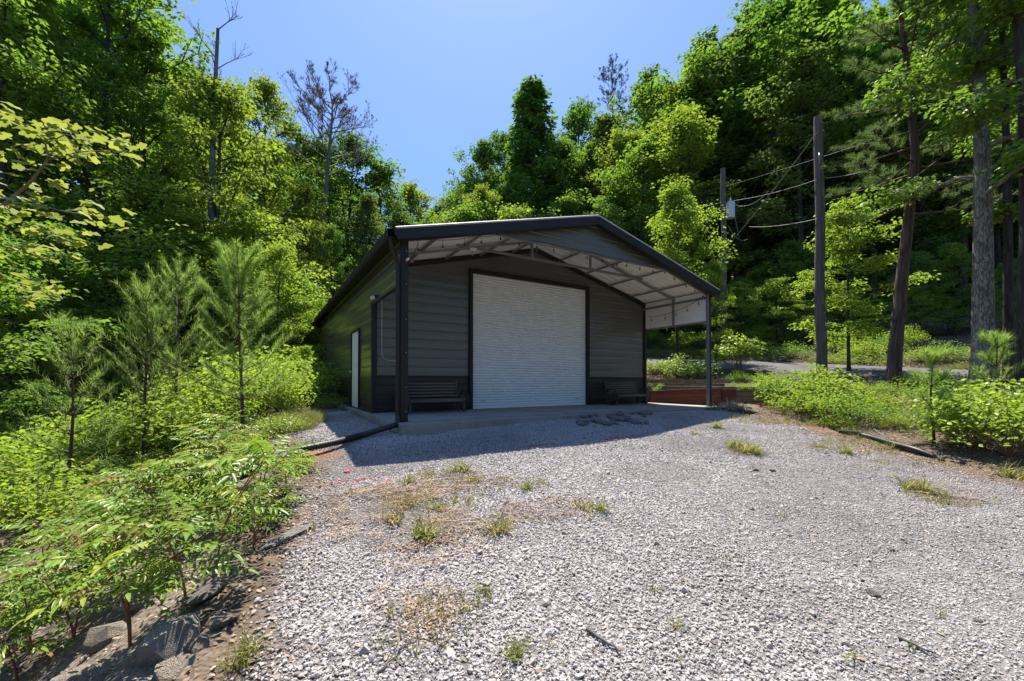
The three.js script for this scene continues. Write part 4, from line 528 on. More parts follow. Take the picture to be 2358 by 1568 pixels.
for (const [u, v, d, k, w] of [[1740, 620, 26, 0, 1], [1830, 560, 25, 0, 1], [1780, 700, 30, 0, 1.3], [1900, 640, 28, 0, 1.2], [2010, 600, 24, 0, 1.1], [2120, 580, 22, 0, 1.1], [2200, 560, 20, 0, 1], [2330, 600, 18, 0, 1], [2000, 720, 32, 0, 1.4], [2150, 700, 28, 0, 1.4], [2260, 690, 24, 0, 1.3], [1700, 560, 32, 0, 1.2], [1550, 560, 30, 0, 1], [1630, 640, 34, 0, 1.3], [1500, 640, 36, 0, 1.3], [2400, 640, 20, 0, 1.2], [1860, 740, 36, 0, 1.6], [2060, 760, 38, 0, 1.6], [1400, 470, 30, 0, .8], [1300, 455, 34, 0, 1], [1180, 470, 32, 1, .9], [1060, 480, 34, 0, 1], [1700, 640, 28, 0, 1.4], [1790, 650, 34, 1, 1.5], [1880, 660, 32, 0, 1.5], [1960, 660, 36, 0, 1.6], [2080, 650, 33, 1, 1.5], [2180, 640, 34, 0, 1.6], [2290, 620, 30, 0, 1.5], [2400, 560, 26, 0, 1.5], [2240, 720, 20, 1, 1.2], [2040, 740, 22, 0, 1.2], [1740, 760, 24, 0, 1.2], [1705, 650, 22.5, 1, 1.2], [1790, 640, 23, 1, 1.2], [1850, 690, 22, 1, 1.2], [1935, 660, 22, 1, 1.2], [2015, 690, 21, 1, 1.3], [2110, 660, 20.5, 1, 1.2], [2185, 690, 20, 1, 1.2], [2335, 700, 19, 1, 1.2]]) fit(sap[k], 'sapling', rowOf(d) + ' slender understorey tree of the hillside ' + where(u), gUR, u, v, d, u * .47, w);
fit(broadleaf({ H: 9, R: 2.6, base: .12, seed: 55, limbs: 28, subs: 6, clumps: 4, per: 22, leaf: .13, rad: .45, tr: .09, pal: greens.light, rise: .55 }), 'young_tree', 'bright yellow-green young tree just beyond the right roof slope', null, 1560, 425, 21, .9, .95);
fit(sap[1], 'young_tree', 'pale green sapling hiding the foot of the far pole', null, 1650, 600, 19.5, 2.5, .55);
fit(broadleaf({ H: 6.5, R: 1.9, base: .2, seed: 58, limbs: 24, subs: 5, clumps: 3, per: 26, leaf: .115, rad: .36, tr: .065, pal: greens.light, rise: .2, flat: .35 }), 'maple_sapling', 'slim maple sapling with reddish tips beside the near utility pole', null, 1955, 455, 14.6, .9, 1.0);
const gB = 'woods across the drive behind the viewer';
for (const [x, z, k] of [[-14, 14, 0], [-10, 22, 1], [-4, 24, 2], [2, 25, 0], [8, 23, 3], [14, 22, 1], [19, 17, 0], [-17, 8, 2], [23, 11, 2], [-1, 32, 1], [6, 33, 2], [13, 31, 0], [-8, 31, 3], [21, 25, 1]]) plantTree(far[k], 'woodland_tree', 'leafy tree of the woods across the drive, outside the photograph', gB, x, z, 17 + (k * 1.7) % 4, x * 1.3, 1.2);
{
  const g = new THREE.Group(); g.name = 'far_wood'; tag(g, 'distant leafy wood on the far hillsides, one green mass between the trunks', 'wood', null, 'stuff'); scene.add(g); const r = rng(808), m4 = new THREE.Matrix4();
  for (const k of [0, 1]) { const list = []; while (list.length < 130) { const a = r() * 6.283, q = 58 + 75 * r(), x = CAM.x + Math.cos(a) * q, z = CAM.z + Math.sin(a) * q; if (!inView(x, z, 1.7)) continue; const s = .8 + .35 * r(); list.push([V(x, ground(x, z) - 3.6 * s, z), quat(0, r() * 6.283, 0), V(s * 1.5, s, s * 1.5)]); } const im = new THREE.InstancedMesh(far[k].leaves, M.leaf, list.length); im.name = 'far_crowns'; im.userData.kind = 'stuff'; list.forEach((o, i) => im.setMatrixAt(i, m4.compose(...o))); g.add(im); }
}
// large trunk on the right with leafy sprays
{
  const p = onGround(2264, 905), H = 15, proto = broadleaf({ H, R: 2.3, base: .30, seed: 91, limbs: 22, subs: 6, clumps: 4, per: 26, leaf: .135, rad: .42, tr: .235, pal: greens.mid, rise: .0, flat: .35, lean: [.012, -.01] });
  plantTree(proto, 'oak_tree', 'large lichen-grey trunk with drooping leafy sprays near the right frame edge', null, p.x, p.z, H, .3, 1, M.paleBark, M.glossLeaf);
  const q = onGround(2312, 900); const hi = broadleaf({ H: 17, R: 2.4, base: .5, seed: 95, limbs: 18, subs: 6, clumps: 2, per: 26, leaf: .15, rad: .42, tr: .17, rise: .3 }); plantTree(hi, 'oak_tree', 'thinner dark trunk just right of the large grey trunk', null, onGround(2324, 893).x, onGround(2324, 893).z, 15, 1.3, .75);
  const e = onGround(2362, 935); plantTree(hi, 'oak_tree', 'dark rough trunk cut off by the right frame edge', null, e.x + .1, e.z, 17, 2.0, 1.15);
}
// curved pine by the road: trunk through points of the photograph
function needleTuft(g, r, p, dir, n, len, c0, c1, wid = .005, open = .9) { for (let k = 0; k < n; k++) { const d = dir.clone().add(V((r() - .5) * 2, (r() - .5) * 2, (r() - .5) * 2).multiplyScalar(open)).normalize(), t = r(), b = p.clone().addScaledVector(dir, -len * .5 * r()); g.blade(b, d, V(0, -.12, 0), len * (.7 + .5 * r()), wid, c0.map((q, m) => mix(q, c1[m], t)), 1); } }
{
  const d = 12.2, b = onGround(2056, 885), path = [[2056, 885], [2062, 800], [2076, 650], [2086, 560], [2098, 450], [2108, 360], [2100, 270], [2092, 180], [2080, 90], [2070, 0], [2066, -90]].map(([u, v]) => at(u, v, Math.min(d, b.distanceTo(CAM) * 1)));
  const dd = ((b.x - CAM.x) * syw - (b.z - CAM.z) * cyw), tr = path.map((_, k) => at(...[[2056, 885], [2062, 800], [2076, 650], [2086, 560], [2098, 450], [2108, 360], [2100, 270], [2092, 180], [2080, 90], [2070, 0], [2066, -90]][k], dd)), o = tr[0].clone(), r = rng(61), wood = new G(), nd = new G();
  const loc = tr.map((p) => p.clone().sub(o)); loc[0].y -= .2; wood.tube(loc, loc.map((_, k) => mix(.19, .035, Math.pow(k / 10, .9))), 12);
  for (let i = 0; i < 46; i++) {
    const f = mix(3.6, 9.9, i / 46), k = Math.floor(f), s = loc[k].clone().lerp(loc[k + 1], f - k), az = i * 2.4 + r(), len = mix(2.7, .7, i / 46) * (.7 + .5 * r()), el = mix(-.05, .6, i / 46) + (r() - .5) * .3, dir = V(Math.cos(az) * Math.cos(el), Math.sin(el), Math.sin(az) * Math.cos(el)), e = s.clone().addScaledVector(dir, len); e.y += .1 * len;
    wood.tube([s, s.clone().lerp(e, .5).add(V(0, -.04 * len, 0)), e], [.03, .018, .006], 5, null, false);
    for (let j = 0; j < 9; j++) { const q = .3 + .7 * (j + r()) / 9, o2 = s.clone().lerp(e, q), sa = az + (j % 2 ? 1 : -1) * (.4 + .7 * r()), e2 = o2.clone().add(V(Math.cos(sa), .15 + .3 * r(), Math.sin(sa)).multiplyScalar(len * .24 * (1.15 - q * .5))); wood.tube([o2, e2], [.008, .003], 3, null, false); for (let m = 0; m < 5; m++) needleTuft(nd, r, o2.clone().lerp(e2, .4 + .15 * m), e2.clone().sub(o2).normalize().add(V(0, .2, 0)).normalize(), 18, .16, [.09, .17, .04], [.22, .31, .09], .0085, 1.0); }
  }
  const t = thing('pine_tree', 'tall curved reddish-brown pine beside the road', 'tree', [o.x, o.y, o.z]); part('trunk', wood.build(), M.pineBark, t); part('crown', nd.build(), M.needle, t);
}
// dead and bare trees against the sky
function bareTree(name, label, pts, r0, d, spread, seed, from, n, lenF, mat) {
  const w = pts.map(([u, v]) => at(u, v, d)), o = w[0].clone(), gy = ground(o.x, o.z); w.unshift(V(w[0].x, gy - .2, w[0].z)); o.y = gy; const r = rng(seed), g = new G(), loc = w.map((p) => p.clone().sub(o)), N = loc.length - 1; g.tube(loc, loc.map((_, k) => Math.max(.015, r0 * (1 - (name === 'dead_spike' ? .6 : .82) * k / N))), 9);
  const tw = new G(), ndl = new G(), grow = (p, dir, len, rad, lvl) => { const m = p.clone().addScaledVector(dir, len * .5).add(V((r() - .5) * .2 * len, .05 * len, (r() - .5) * .2 * len)), e = p.clone().addScaledVector(dir, len).add(V(0, .12 * len, 0)); tw.tube([p, m, e], [rad, rad * .7, rad * .35], lvl > 1 ? 3 : 4, null, false); if (lvl > 1 && name !== 'dead_spike' && r() < .55) for (let k = 0; k < 7; k++) ndl.blade(e, dir.clone().add(V((r() - .5) * 1.8, (r() - .3) * 1.4, (r() - .5) * 1.8)).normalize(), V(0, -.1, 0), .16 + .1 * r(), .022, name === 'sparse_pine' ? [.07, .11, .05] : [.17, .13, .11], 1); if (lvl < 3) for (let k = 0; k < (lvl ? 4 : 6); k++) { const q = .35 + .65 * r(), s = q < .5 ? p.clone().lerp(m, q * 2) : m.clone().lerp(e, q * 2 - 1); grow(s, dir.clone().add(V((r() - .5) * 1.6, .5 * r(), (r() - .5) * 1.6)).normalize(), len * (.3 + .25 * r()), rad * .45, lvl + 1); } };
  for (let k = 0; k < n; k++) { const f = mix(from * N, N - .02, (k + r()) / n), i = Math.floor(f), s = loc[i].clone().lerp(loc[i + 1], f - i), a = k * 2.4 + r(); grow(s, V(Math.cos(a), .25 + .7 * r(), Math.sin(a)).normalize(), spread * mix(1, lenF, (f / N - from) / (1 - from)) * (.6 + .5 * r()), .04 * r0 / .2, 0); }
  const t = thing(name, label, 'tree', [o.x, o.y, o.z]); if (name !== 'dead_spike') part('dry_needles', ndl.build(), M.dry, t); part('trunk', g.build(), mat, t); part('bare_branches', tw.build(), std([.19, .165, .15], .95), t);
}
bareTree('dead_pine', 'grey dying pine with a sparse dry crown left of the sky gap', [[728, 745], [735, 640], [746, 520], [752, 430], [758, 345], [764, 285], [766, 232]], .24, 29, 3.3, 71, .60, 26, .6, M.deadBark);
bareTree('dead_spike', 'bare broken trunk rising out of the yellow-green oak', [[486, 520], [489, 380], [492, 280], [497, 170], [502, 66]], .16, 19, 1.5, 72, .55, 9, .7, M.deadBark);
bareTree('sparse_pine', 'thin dark half-bare treetop behind the right treetops', [[1413, 420], [1412, 300], [1410, 230], [1408, 166]], .16, 46, 1.9, 73, .62, 20, .6, M.bark);
console.log('trees done');
// ---------------------------------------------------------------- young pines
function youngPine(name, label, base, H, seed, group, dense = 1, leanX = 0) {
  const r = rng(seed), wood = new G(), nd = new G(), st = [], rd = []; for (let k = 0; k <= 8; k++) { const t = k / 8; st.push(V(leanX * t * t * H + .02 * Math.sin(t * 7 + seed), t * H, .02 * Math.cos(t * 6))); rd.push(mix(.016 + .0065 * H, .006, t)); } wood.tube(st, rd, 8); const S = (t) => { const f = clamp(t, 0, .999) * 8, k = Math.floor(f); return st[k].clone().lerp(st[k + 1], f - k); };
  const c0 = [.18, .31, .035], c1 = [.42, .56, .13], shoot = (p, dir, len, n, nl) => { for (let k = 0; k < n; k++) { const q = Math.pow(r(), .8), o = p.clone().addScaledVector(dir, len * q), a = r() * 6.283, s = V(0, 0, 0).crossVectors(dir, V(.3, .2, 1)).normalize(), b = V(0, 0, 0).crossVectors(dir, s), d = dir.clone().multiplyScalar(.55 + .75 * q).addScaledVector(s, Math.cos(a) * .8).addScaledVector(b, Math.sin(a) * .8).normalize(), t = r(); nd.blade(o, d, V(0, -.16, 0), nl * (.75 + .45 * r()), .0072, c0.map((w, m) => mix(w, c1[m], t)), 2); } };
  const wh = Math.round(H / .42); for (let i = 0; i < wh; i++) {
    const t = mix(.2, .9, i / (wh - 1)), n = 5; for (let k = 0; k < n; k++) { const az = k / n * 6.283 + i * .7 + r() * .5, el = mix(.25, .95, t) + (r() - .5) * .2, len = H * mix(.34, .1, t) * (.75 + .5 * r()), dir = V(Math.cos(az) * Math.cos(el), Math.sin(el), Math.sin(az) * Math.cos(el)), s = S(t), m = s.clone().addScaledVector(dir, len * .55), up = dir.clone().add(V(0, .45, 0)).normalize(), e = m.clone().addScaledVector(up, len * .55); wood.tube([s, m, e], [.010, .007, .004], 5, null, false); shoot(m, up, len * .6, Math.round(84 * dense), .19); shoot(s.clone().lerp(m, .35), dir, len * .36, Math.round(40 * dense), .17); if (r() < .8) { const sd = dir.clone().add(V((r() - .5) * 1.4, .4, (r() - .5) * 1.4)).normalize(); wood.tube([m, m.clone().addScaledVector(sd, len * .4)], [.006, .003], 4, null, false); shoot(m, sd, len * .45, Math.round(60 * dense), .18); } }
  }
  shoot(S(.78), V(leanX, 1, 0).normalize(), H * .22, Math.round(240 * dense), .2);
  const t = thing(name, label, 'pine', [base.x, base.y - .04, base.z], 0, group); part('stem', wood.build(), M.pineBark, t); part('needles', nd.build(), M.needle, t); return t;
}
const vh = (p, u, v) => { const f = (p.x - CAM.x) * syw - (p.z - CAM.z) * cyw; return at(u, v, f).y - p.y; };   // height that reaches v above p
{
  let p = onGround(556, 1005); youngPine('young_pine', 'largest young pine in front of the pale concrete slab', p, vh(p, 530, 575), 1, null, 2.0, -.03);
  const spot = (u, d) => { const [x, z] = gpos(u, d); return V(x, ground(x, z), z); };
  p = spot(408, 11); youngPine('young_pine', 'young pine second from the building, behind the sumac', p, vh(p, 400, 600), 2, null, .7);
  p = spot(335, 10); youngPine('young_pine', 'young pine third from the building, behind the sumac', p, vh(p, 330, 650), 3, null, .7);
  p = spot(165, 7.6); youngPine('young_pine', 'thin shaded young pine farthest left above the sumac', p, vh(p, 172, 740), 4, null, .55);
  p = onGround(2148, 1022); youngPine('young_pine', 'small young pine on the right bank above the drain pipe', p, vh(p, 2140, 815), 5, null, 1.1);
  p = spot(2300, 7.8); p.y = ground(p.x, p.z); youngPine('young_pine', 'young pine leaning across the large grey trunk on the right', p, vh(p, 2245, 775), 6, null, .8, -.1);
}
// ---------------------------------------------------------------- sumac with feathered leaves
function compound(seed, L0 = .42, pairs = 6, pal) {
  const r = rng(seed), g = new G(), P0 = (s) => V(L0 * s * (1 - .1 * s), L0 * (.22 * s - .5 * s * s), .03 * Math.sin(s * 3 + seed)), st = [.17, .07, .03]; const pts = []; for (let k = 0; k <= 6; k++) pts.push(P0(k / 6)); g.tube(pts, [.0035, .003, .0028, .0025, .002, .0016, .001], 4, st, false);
  const leaflet = (o, d, n, len, wid, c) => { const s = V(0, 0, 0).crossVectors(d, n), k = g.p.length / 3, q = (a, b, h) => { const p = o.clone().addScaledVector(d, len * a).addScaledVector(s, wid * b).addScaledVector(n, h * wid - .25 * len * a * a); return p; }; const A = [q(0, 0, 0), q(.3, .5, .22), q(.35, 0, 0), q(.3, -.5, .22), q(.68, .36, .16), q(.7, 0, 0), q(.68, -.36, .16), q(1, 0, 0)]; A.forEach((p, m) => { const e = [0, -.4, 0, .4, -.4, 0, .4, 0][m]; g.v(p.x, p.y, p.z, n.x + s.x * e, n.y + s.y * e, n.z + s.z * e, c); }); for (const [a, b, e] of [[0, 1, 2], [0, 2, 3], [1, 4, 2], [2, 4, 5], [2, 5, 3], [3, 5, 6], [4, 7, 5], [5, 7, 6]]) g.i.push(k + a, k + b, k + e); };
  for (let k = 0; k < pairs; k++) { const s = .2 + .74 * k / (pairs - 1), o = P0(s), l = L0 * .20 * (1 - .35 * Math.abs(s - .5)) * (.85 + .3 * r()); for (const sg of [-1, 1]) { const d = V(.35 + .45 * r(), -.1 - .5 * r(), sg).normalize(), n = V((r() - .5) * .9, 1, -sg * .1 + (r() - .5) * .9); n.addScaledVector(d, -n.dot(d)).normalize(); if (r() > .05) leaflet(o, d, n, l * (.85 + .3 * r()), l * (.32 + .1 * r()), pick(r, pal)); } }
  leaflet(P0(1), V(.8, -.5, .05).normalize(), V(.5, .8, 0).normalize(), L0 * .22, L0 * .075, pick(r, pal)); return g.build();
}
const sumacPal = [[.10, .215, .010], [.21, .33, .02]], sumacPal2 = [[.17, .25, .012], [.31, .37, .03]];
const redPal = [[.26, .16, .03], [.36, .22, .05]], cl = [1, 2, 3, 4, 5, 6, 7, 8, 9, 10, 11, 12].map((s) => compound(s, .30 + .05 * (s % 5), 5 + s % 5, s === 12 ? redPal : s % 3 === 0 ? sumacPal2 : sumacPal));
function sumac(label, p, H, seed, n = 16, spread = 1, group) {
  const r = rng(seed), t = thing('sumac', label, 'shrub', [p.x, p.y - .03, p.z], 0, group), g = new G(), lean = V((r() - .5) * .35, 0, (r() - .5) * .35), stems = 1 + (seed % 3 > 0 ? 1 : 0) + (H > .9 ? 1 : 0), tips = [];
  for (let s = 0; s < stems; s++) { const l = lean.clone().add(V((r() - .5) * .8 * spread, 0, (r() - .5) * .8 * spread)), h = H * (.75 + .3 * r()), pts = []; for (let k = 0; k <= 5; k++) { const q = k / 5; pts.push(V(l.x * q * q * H, h * q, l.z * q * q * H)); } g.tube(pts, [.009, .008, .007, .006, .005, .003], 6); tips.push(pts); }
  part('stem', g.build(), M.redStem, t);
  for (let k = 0; k < n; k++) { const pts = tips[k % stems], q = 1 - .55 * Math.pow(r(), 1.3), f = q * 4.999, i = Math.floor(f), o = pts[i].clone().lerp(pts[i + 1], f - i), m = part('leaf', cl[Math.floor(r() * 11.3)], M.glossLeaf, t); m.position.copy(o); m.rotation.set((r() - .5) * .9, k * 2.4 + r() * 1.1, mix(-.2, .65, q) * (.3 + 1.0 * r())); m.rotation.order = 'YZX'; m.scale.setScalar((.6 + .38 * r()) * spread); }
}
{
  const S = [[300, 1488, .8, 13, .9, 'sumac on the near bank with a bare stem showing by the squarish boulder'], [428, 1396, .75, 20, 1, 'sumac rooted just below the gravel edge, mid bank'], [418, 1270, .85, 24, 1.05, 'broad sumac in the middle of the bank thicket'], [585, 1255, .42, 12, .75, 'small sumac beside the flat grey stone'], [645, 1184, .5, 12, .8, 'slender sumac leaning over the gravel below the drain pipe'], [520, 1130, .7, 20, 1, 'sumac in front of the pale concrete slab'], [440, 1120, .95, 24, 1.1, 'tall bright sumac at the heart of the thicket'], [350, 1180, .75, 20, 1, 'sumac on the shaded side of the thicket'], [560, 1060, .5, 14, .9, 'sumac just left of the drain pipe end'], [400, 1010, 1.15, 26, 1.1, 'tallest sumac in front of the young pines'], [480, 990, .9, 20, 1, 'sumac between the largest young pine and its neighbour'], [220, 1330, .7, 18, 1, 'sumac above the near black pipe'], [70, 1500, .7, 18, .9, 'sumac in the lower corner, closest to the camera'], [40, 1570, .6, 16, 1.0, 'sumac cut by the bottom frame edge'], [170, 1470, .72, 20, .9, 'sumac between the near pipe and the lowest corner'], [5, 1440, .85, 18, .95, 'sumac cut by the left frame edge below the near pipe'], [70, 1210, 1.0, 20, 1, 'dark sumac in the shade at the left frame edge'], [20, 1120, 1.4, 22, 1.1, 'bright sumac entering from the left frame edge'], [660, 1120, .38, 10, .7, 'little sumac at the tip of the thicket by the orange clay'], [300, 1250, .7, 18, 1, 'sumac low in the hollow behind the near plants']];
  S.forEach(([u, v, h, n, s, l], k) => sumac(l, onGround(u, v), h, 200 + k, Math.round(n * 2.1), s));
  const r = rng(77), more = [[90, 1440], [340, 1330], [480, 1230], [400, 1190], [540, 1190], [600, 1110], [470, 1070], [380, 1080], [300, 1110], [540, 1040], [440, 1020], [350, 1000], [260, 1170], [180, 1240], [100, 1300], [500, 1300], [280, 1340], [600, 1170], [230, 1080], [330, 940], [140, 1120]];
  more.forEach(([u, v], k) => sumac('feathery sumac shoot filling the bank thicket between the larger sumacs', onGround(u, v), .45 + .4 * r(), 260 + k, 22 + Math.floor(10 * r()), .85 + .25 * r(), 'sumac shoots of the bank thicket'));
}
// ---------------------------------------------------------------- broad-leaved branch on the left and shrubs
function lobed(seed, pal, lobes = 5) { const r = rng(seed), g = new G(), n = lobes * 4 + 2, c = pick(r, pal), N = V(0, 1, 0); g.v(.45, 0, 0, 0, 1, 0, c); for (let k = 0; k <= n; k++) { const a = -Math.PI + k / n * 2 * Math.PI, tip = Math.abs(Math.cos(a * lobes / 2)), R = (.34 + .24 * Math.pow(tip, 1.6)) * (1 - .18 * Math.abs(Math.sin(a / 2)) ** 6) * (Math.abs(a) > 2.9 ? .75 : 1); g.v(.45 + Math.cos(a) * R, -.1 * R + .07 * Math.cos(a * 3) - .1 * Math.cos(a) * R, Math.sin(a) * R, N.x, N.y, N.z, c); } for (let k = 1; k <= n; k++) g.i.push(0, k + 1, k); return g.build(); }
{
  const pal = [[.17, .24, .025], [.32, .36, .06]], geos = [1, 2, 3, 4, 5, 6].map((s) => lobed(s, pal)), r = rng(301), d = 6.2, base = gpos(-260, d), by = ground(base[0], base[1]);
  const t = thing('sweetgum', 'broad-leaved branch with large pale lobed leaves reaching in from the left', 'tree', [base[0], by, base[1]]), o = V(base[0], by, base[1]), g = new G();
  const br = [[[-260, 1000, 6.2], [-250, 760, 6.2], [-200, 620, 6.2], [-100, 530, 6.2], [10, 470, 6.1], [70, 420, 6.0], [110, 368, 6.0], [105, 330, 6.0]], [[110, 368, 6.0], [180, 350, 5.9], [260, 345, 5.8], [330, 360, 5.8]], [[10, 470, 6.1], [60, 465, 5.9], [140, 485, 5.8], [230, 500, 5.7], [280, 500, 5.7]], [[105, 330, 6], [80, 300, 5.9], [30, 275, 5.8], [-20, 265, 5.8]], [[-100, 530, 6.2], [-20, 560, 5.9], [60, 575, 5.7], [150, 590, 5.6]], [[-100, 530, 6.2], [-90, 430, 6], [-60, 380, 5.9], [0, 340, 5.8]], [[105, 330, 6], [150, 310, 6], [210, 318, 6]], [[-100, 530, 6.2], [-10, 640, 5.9], [80, 660, 5.8], [130, 690, 5.8]], [[10, 470, 6.1], [50, 510, 6.2], [120, 540, 6.2], [200, 545, 6.2]]];
  br.forEach((b, bi) => { const P3 = b.map(([u, v, e]) => at(u, v, e).sub(o)); if (!bi) P3[0].y = -.1; g.tube(P3, P3.map((_, k) => (bi ? .009 : .032) * (1 - .7 * k / P3.length)), 7); const c = new THREE.CatmullRomCurve3(P3); const n = bi ? 33 : 34; for (let k = 0; k < n; k++) { const q = bi ? .1 + .9 * r() : .5 + .5 * r(), p = c.getPoint(q).add(V((r() - .5) * .5, (r() - .42) * .22, (r() - .5) * .6)), m = part('leaf', geos[Math.floor(r() * 6)], M.leaf, t); m.position.copy(p); m.rotation.order = 'YZX'; m.rotation.set((r() - .5) * 1.0, r() * 6.28, -.2 + (r() - .5) * .9); m.scale.setScalar(.12 + .08 * r()); } });
  part('branch', g.build(), M.twig, t);
}
function shrubProto(seed, n, R, H, leaf, pal, flat) { const r = rng(seed), w = new G(), l = new G(); for (let k = 0; k < n; k++) { const a = k * 2.4 + r(), q = Math.sqrt((k + .5) / n) * R, e = V(Math.cos(a) * q, H * (.45 + .55 * r()) * (1 - .45 * q / R), Math.sin(a) * q), m = V(e.x * .4, e.y * .55, e.z * .4); w.tube([V(0, 0, 0), m, e], [.012, .008, .004], 4, null, false); clump(l, r, e, R * .34, 30, leaf, pal, flat); clump(l, r, m.clone().lerp(e, .6), R * .28, 20, leaf, pal, flat); } return { w: w.build(), l: l.build() }; }
const shr = [shrubProto(401, 22, .55, .8, .062, greens.light, .7), shrubProto(402, 26, .7, .7, .055, greens.mid, .6), shrubProto(403, 16, .45, 1.1, .08, greens.light, .6), shrubProto(404, 34, .9, 1.3, .09, greens.light, .7), shrubProto(405, 24, .6, .55, .05, greens.yellow, .6)];
function shrub(k, p, s, turn, label, group, lm = M.leaf) { const t = thing('shrub', label, 'shrub', [p.x, p.y - .03, p.z], turn, group); t.scale.set(...(Array.isArray(s) ? s : [s, s, s])); part('stem', shr[k].w, M.twig, t); part('foliage', shr[k].l, lm, t); }
{
  const bank = 'small-leaved shrub of the sunny right bank', gb = 'tangle of shrubs on the right bank';
  for (const [u, v, k, s] of [[1790, 935, 0, 1.1], [1840, 930, 1, 1.1], [1900, 935, 0, 1.2], [1960, 930, 1, 1.1], [1850, 905, 4, 1.2], [1920, 905, 1, 1.0], [2010, 920, 4, 1.1], [2010, 965, 1, .9], [1960, 975, 1, .9], [1900, 965, 0, .9], [1840, 955, 0, .9], [1770, 905, 0, 1.1], [2060, 950, 4, .9], [1985, 900, 0, 1], [2040, 905, 1, .8], [1720, 900, 4, 1], [1700, 880, 1, 1.2], [1750, 880, 0, 1], [2075, 985, 4, .8], [1805, 880, 4, 1], [1880, 885, 0, 1.0], [2190, 930, 1, 1.1], [2230, 960, 0, 1.0], [2110, 900, 3, .7], [1945, 950, 0, 1.2], [2000, 945, 3, .5], [1925, 985, 4, .8]]) shrub(k, onGround(u, v), s * (v > 925 ? 1.0 : .72) * (.5 + .85 * hash(u, v)), u * .7, (v < 902 ? 'upper ' : v < 945 ? 'middle ' : 'lower ') + bank + ' ' + where(u), gb);
  for (const [u, v, k, s, l] of [[1700, 858, 2, 1.7, 'upright bright sapling shrub beside the right porch post'], [2255, 1030, 3, .95, 'large bright leafy bush at the right edge of the drive'], [2330, 1050, 3, 1.0, 'leafy bush cut by the right frame edge'], [2195, 1005, 2, .85, 'leafy bush between the small pine and the large bush'], [2300, 990, 1, 1.2, 'shaded shrub behind the large bush on the right'], [1640, 945, 4, .35, 'tiny weed at the foot of the right porch post'], [1545, 925, 4, .5, 'weeds growing along the foot of the red timber box'], [1520, 905, 0, .5, 'weed at the far end of the red timber box'], [690, 925, 2, .9, 'pale green shrub by the rear of the side wall'], [665, 950, 0, .8, 'small pale shrub on the mound left of the building'], [705, 900, 3, 1.1, 'dark shrub growing against the far end of the side wall'], [822, 935, 4, .4, 'weed growing against the white side door'], [828, 918, 2, .42, 'thin vine-like weed climbing beside the white side door'], [760, 940, 1, .7, 'low shrub in the building shadow by the standpipe'], [1560, 868, 0, 1.4, 'shrub on the terrace seen below the porch valance'], [1610, 872, 1, 1.4, 'second shrub on the terrace beside the right porch post'], [1510, 862, 4, 1.4, 'shrub on the terrace just right of the porch wall']]) shrub(k, onGround(u, v), s, u * .3, l, null, M.glossLeaf);
  for (const [u, v, k, s, l] of [[690, 1085, 0, .4, 'small round-leaved weed at the edge of the orange clay'], [560, 1215, 1, .5, 'round-leaved bush between sumacs above the flat grey stone'], [250, 1300, 0, .7, 'round-leaved bush among the sumacs above the near pipe'], [470, 1200, 2, .55, 'upright round-leaved bush inside the sumac thicket'], [330, 1100, 1, .9, 'round-leaved bush on the shaded flank of the thicket'], [590, 1030, 4, .7, 'yellowish weed beside the pale concrete slab'], [640, 1000, 4, .8, 'dry yellowish weed on the mound beside the drain pipe'], [120, 1420, 0, .5, 'round-leaved weed beside the near pipe']]) shrub(k, onGround(u, v), s, u * .8, l, null, M.glossLeaf);
  for (const [x, z, k, s, l] of [[-3.3, -4.6, 3, 1.2, 'bright bush on the bank beside the standpipe'], [-3.0, -6.8, 3, 1.7, 'tall bright bush opposite the white side door'], [-3.4, -9.2, 3, 2.0, 'tall bright bush midway along the side wall'], [-3.0, -11.8, 3, 2.1, 'tall bright bush near the rear of the side wall'], [-3.2, -14.6, 3, 2.2, 'tall bright bush at the rear corner of the building'], [-2.6, -17.5, 3, 2.1, 'bright bush just past the rear corner of the building']]) shrub(k, V(x, ground(x, z), z), s, x * 3 + z, l, null);
  const uphill = 'bush above the road', gu = 'bushes above the road';
  for (const [u, v, k, s] of [[1690, 800, 3, 1.3], [1745, 815, 0, 1.6], [1820, 825, 1, 1.5], [1925, 815, 0, 1.7], [1990, 830, 0, 1.6], [1975, 800, 3, 1.2], [2030, 815, 1, 1.6], [2120, 835, 4, 1.5], [2180, 830, 1, 1.4], [1770, 790, 1, 1.5], [2085, 800, 3, 1.0], [2340, 835, 1, 1.3], [1500, 800, 3, 1.4], [1560, 805, 0, 1.8], [1610, 800, 1, 1.8], [1900, 790, 3, 1.1]]) shrub(k, onGround(u, v), s * .8, u * .9, uphill + (v < 812 ? ' at the wood edge ' : ' by the verge ') + where(u), gu);
  const dark = 'shaded bush on the floor of the left woods', gd = 'bushes in the left woods';
  for (const [u, d, k, s] of [[40, 8, 3, 1.3], [120, 9, 3, 1.4], [230, 10, 3, 1.5], [320, 11, 3, 1.5], [420, 12.5, 3, 1.6], [520, 13, 3, 1.6], [600, 13, 3, 1.6], [660, 14, 3, 1.5], [170, 13, 3, 1.8], [380, 16, 3, 1.8], [90, 6.2, 3, .9], [700, 17, 3, 1.6], [560, 17, 3, 1.9], [-60, 7, 3, 1.3], [640, 11, 3, 1.1], [700, 13, 3, 1.2]]) { const [x, z] = gpos(u, d); shrub(k, V(x, ground(x, z), z), s, u * .41, (d < 11 ? 'near ' : 'far ') + dark + ' ' + where(u), gd); }
}
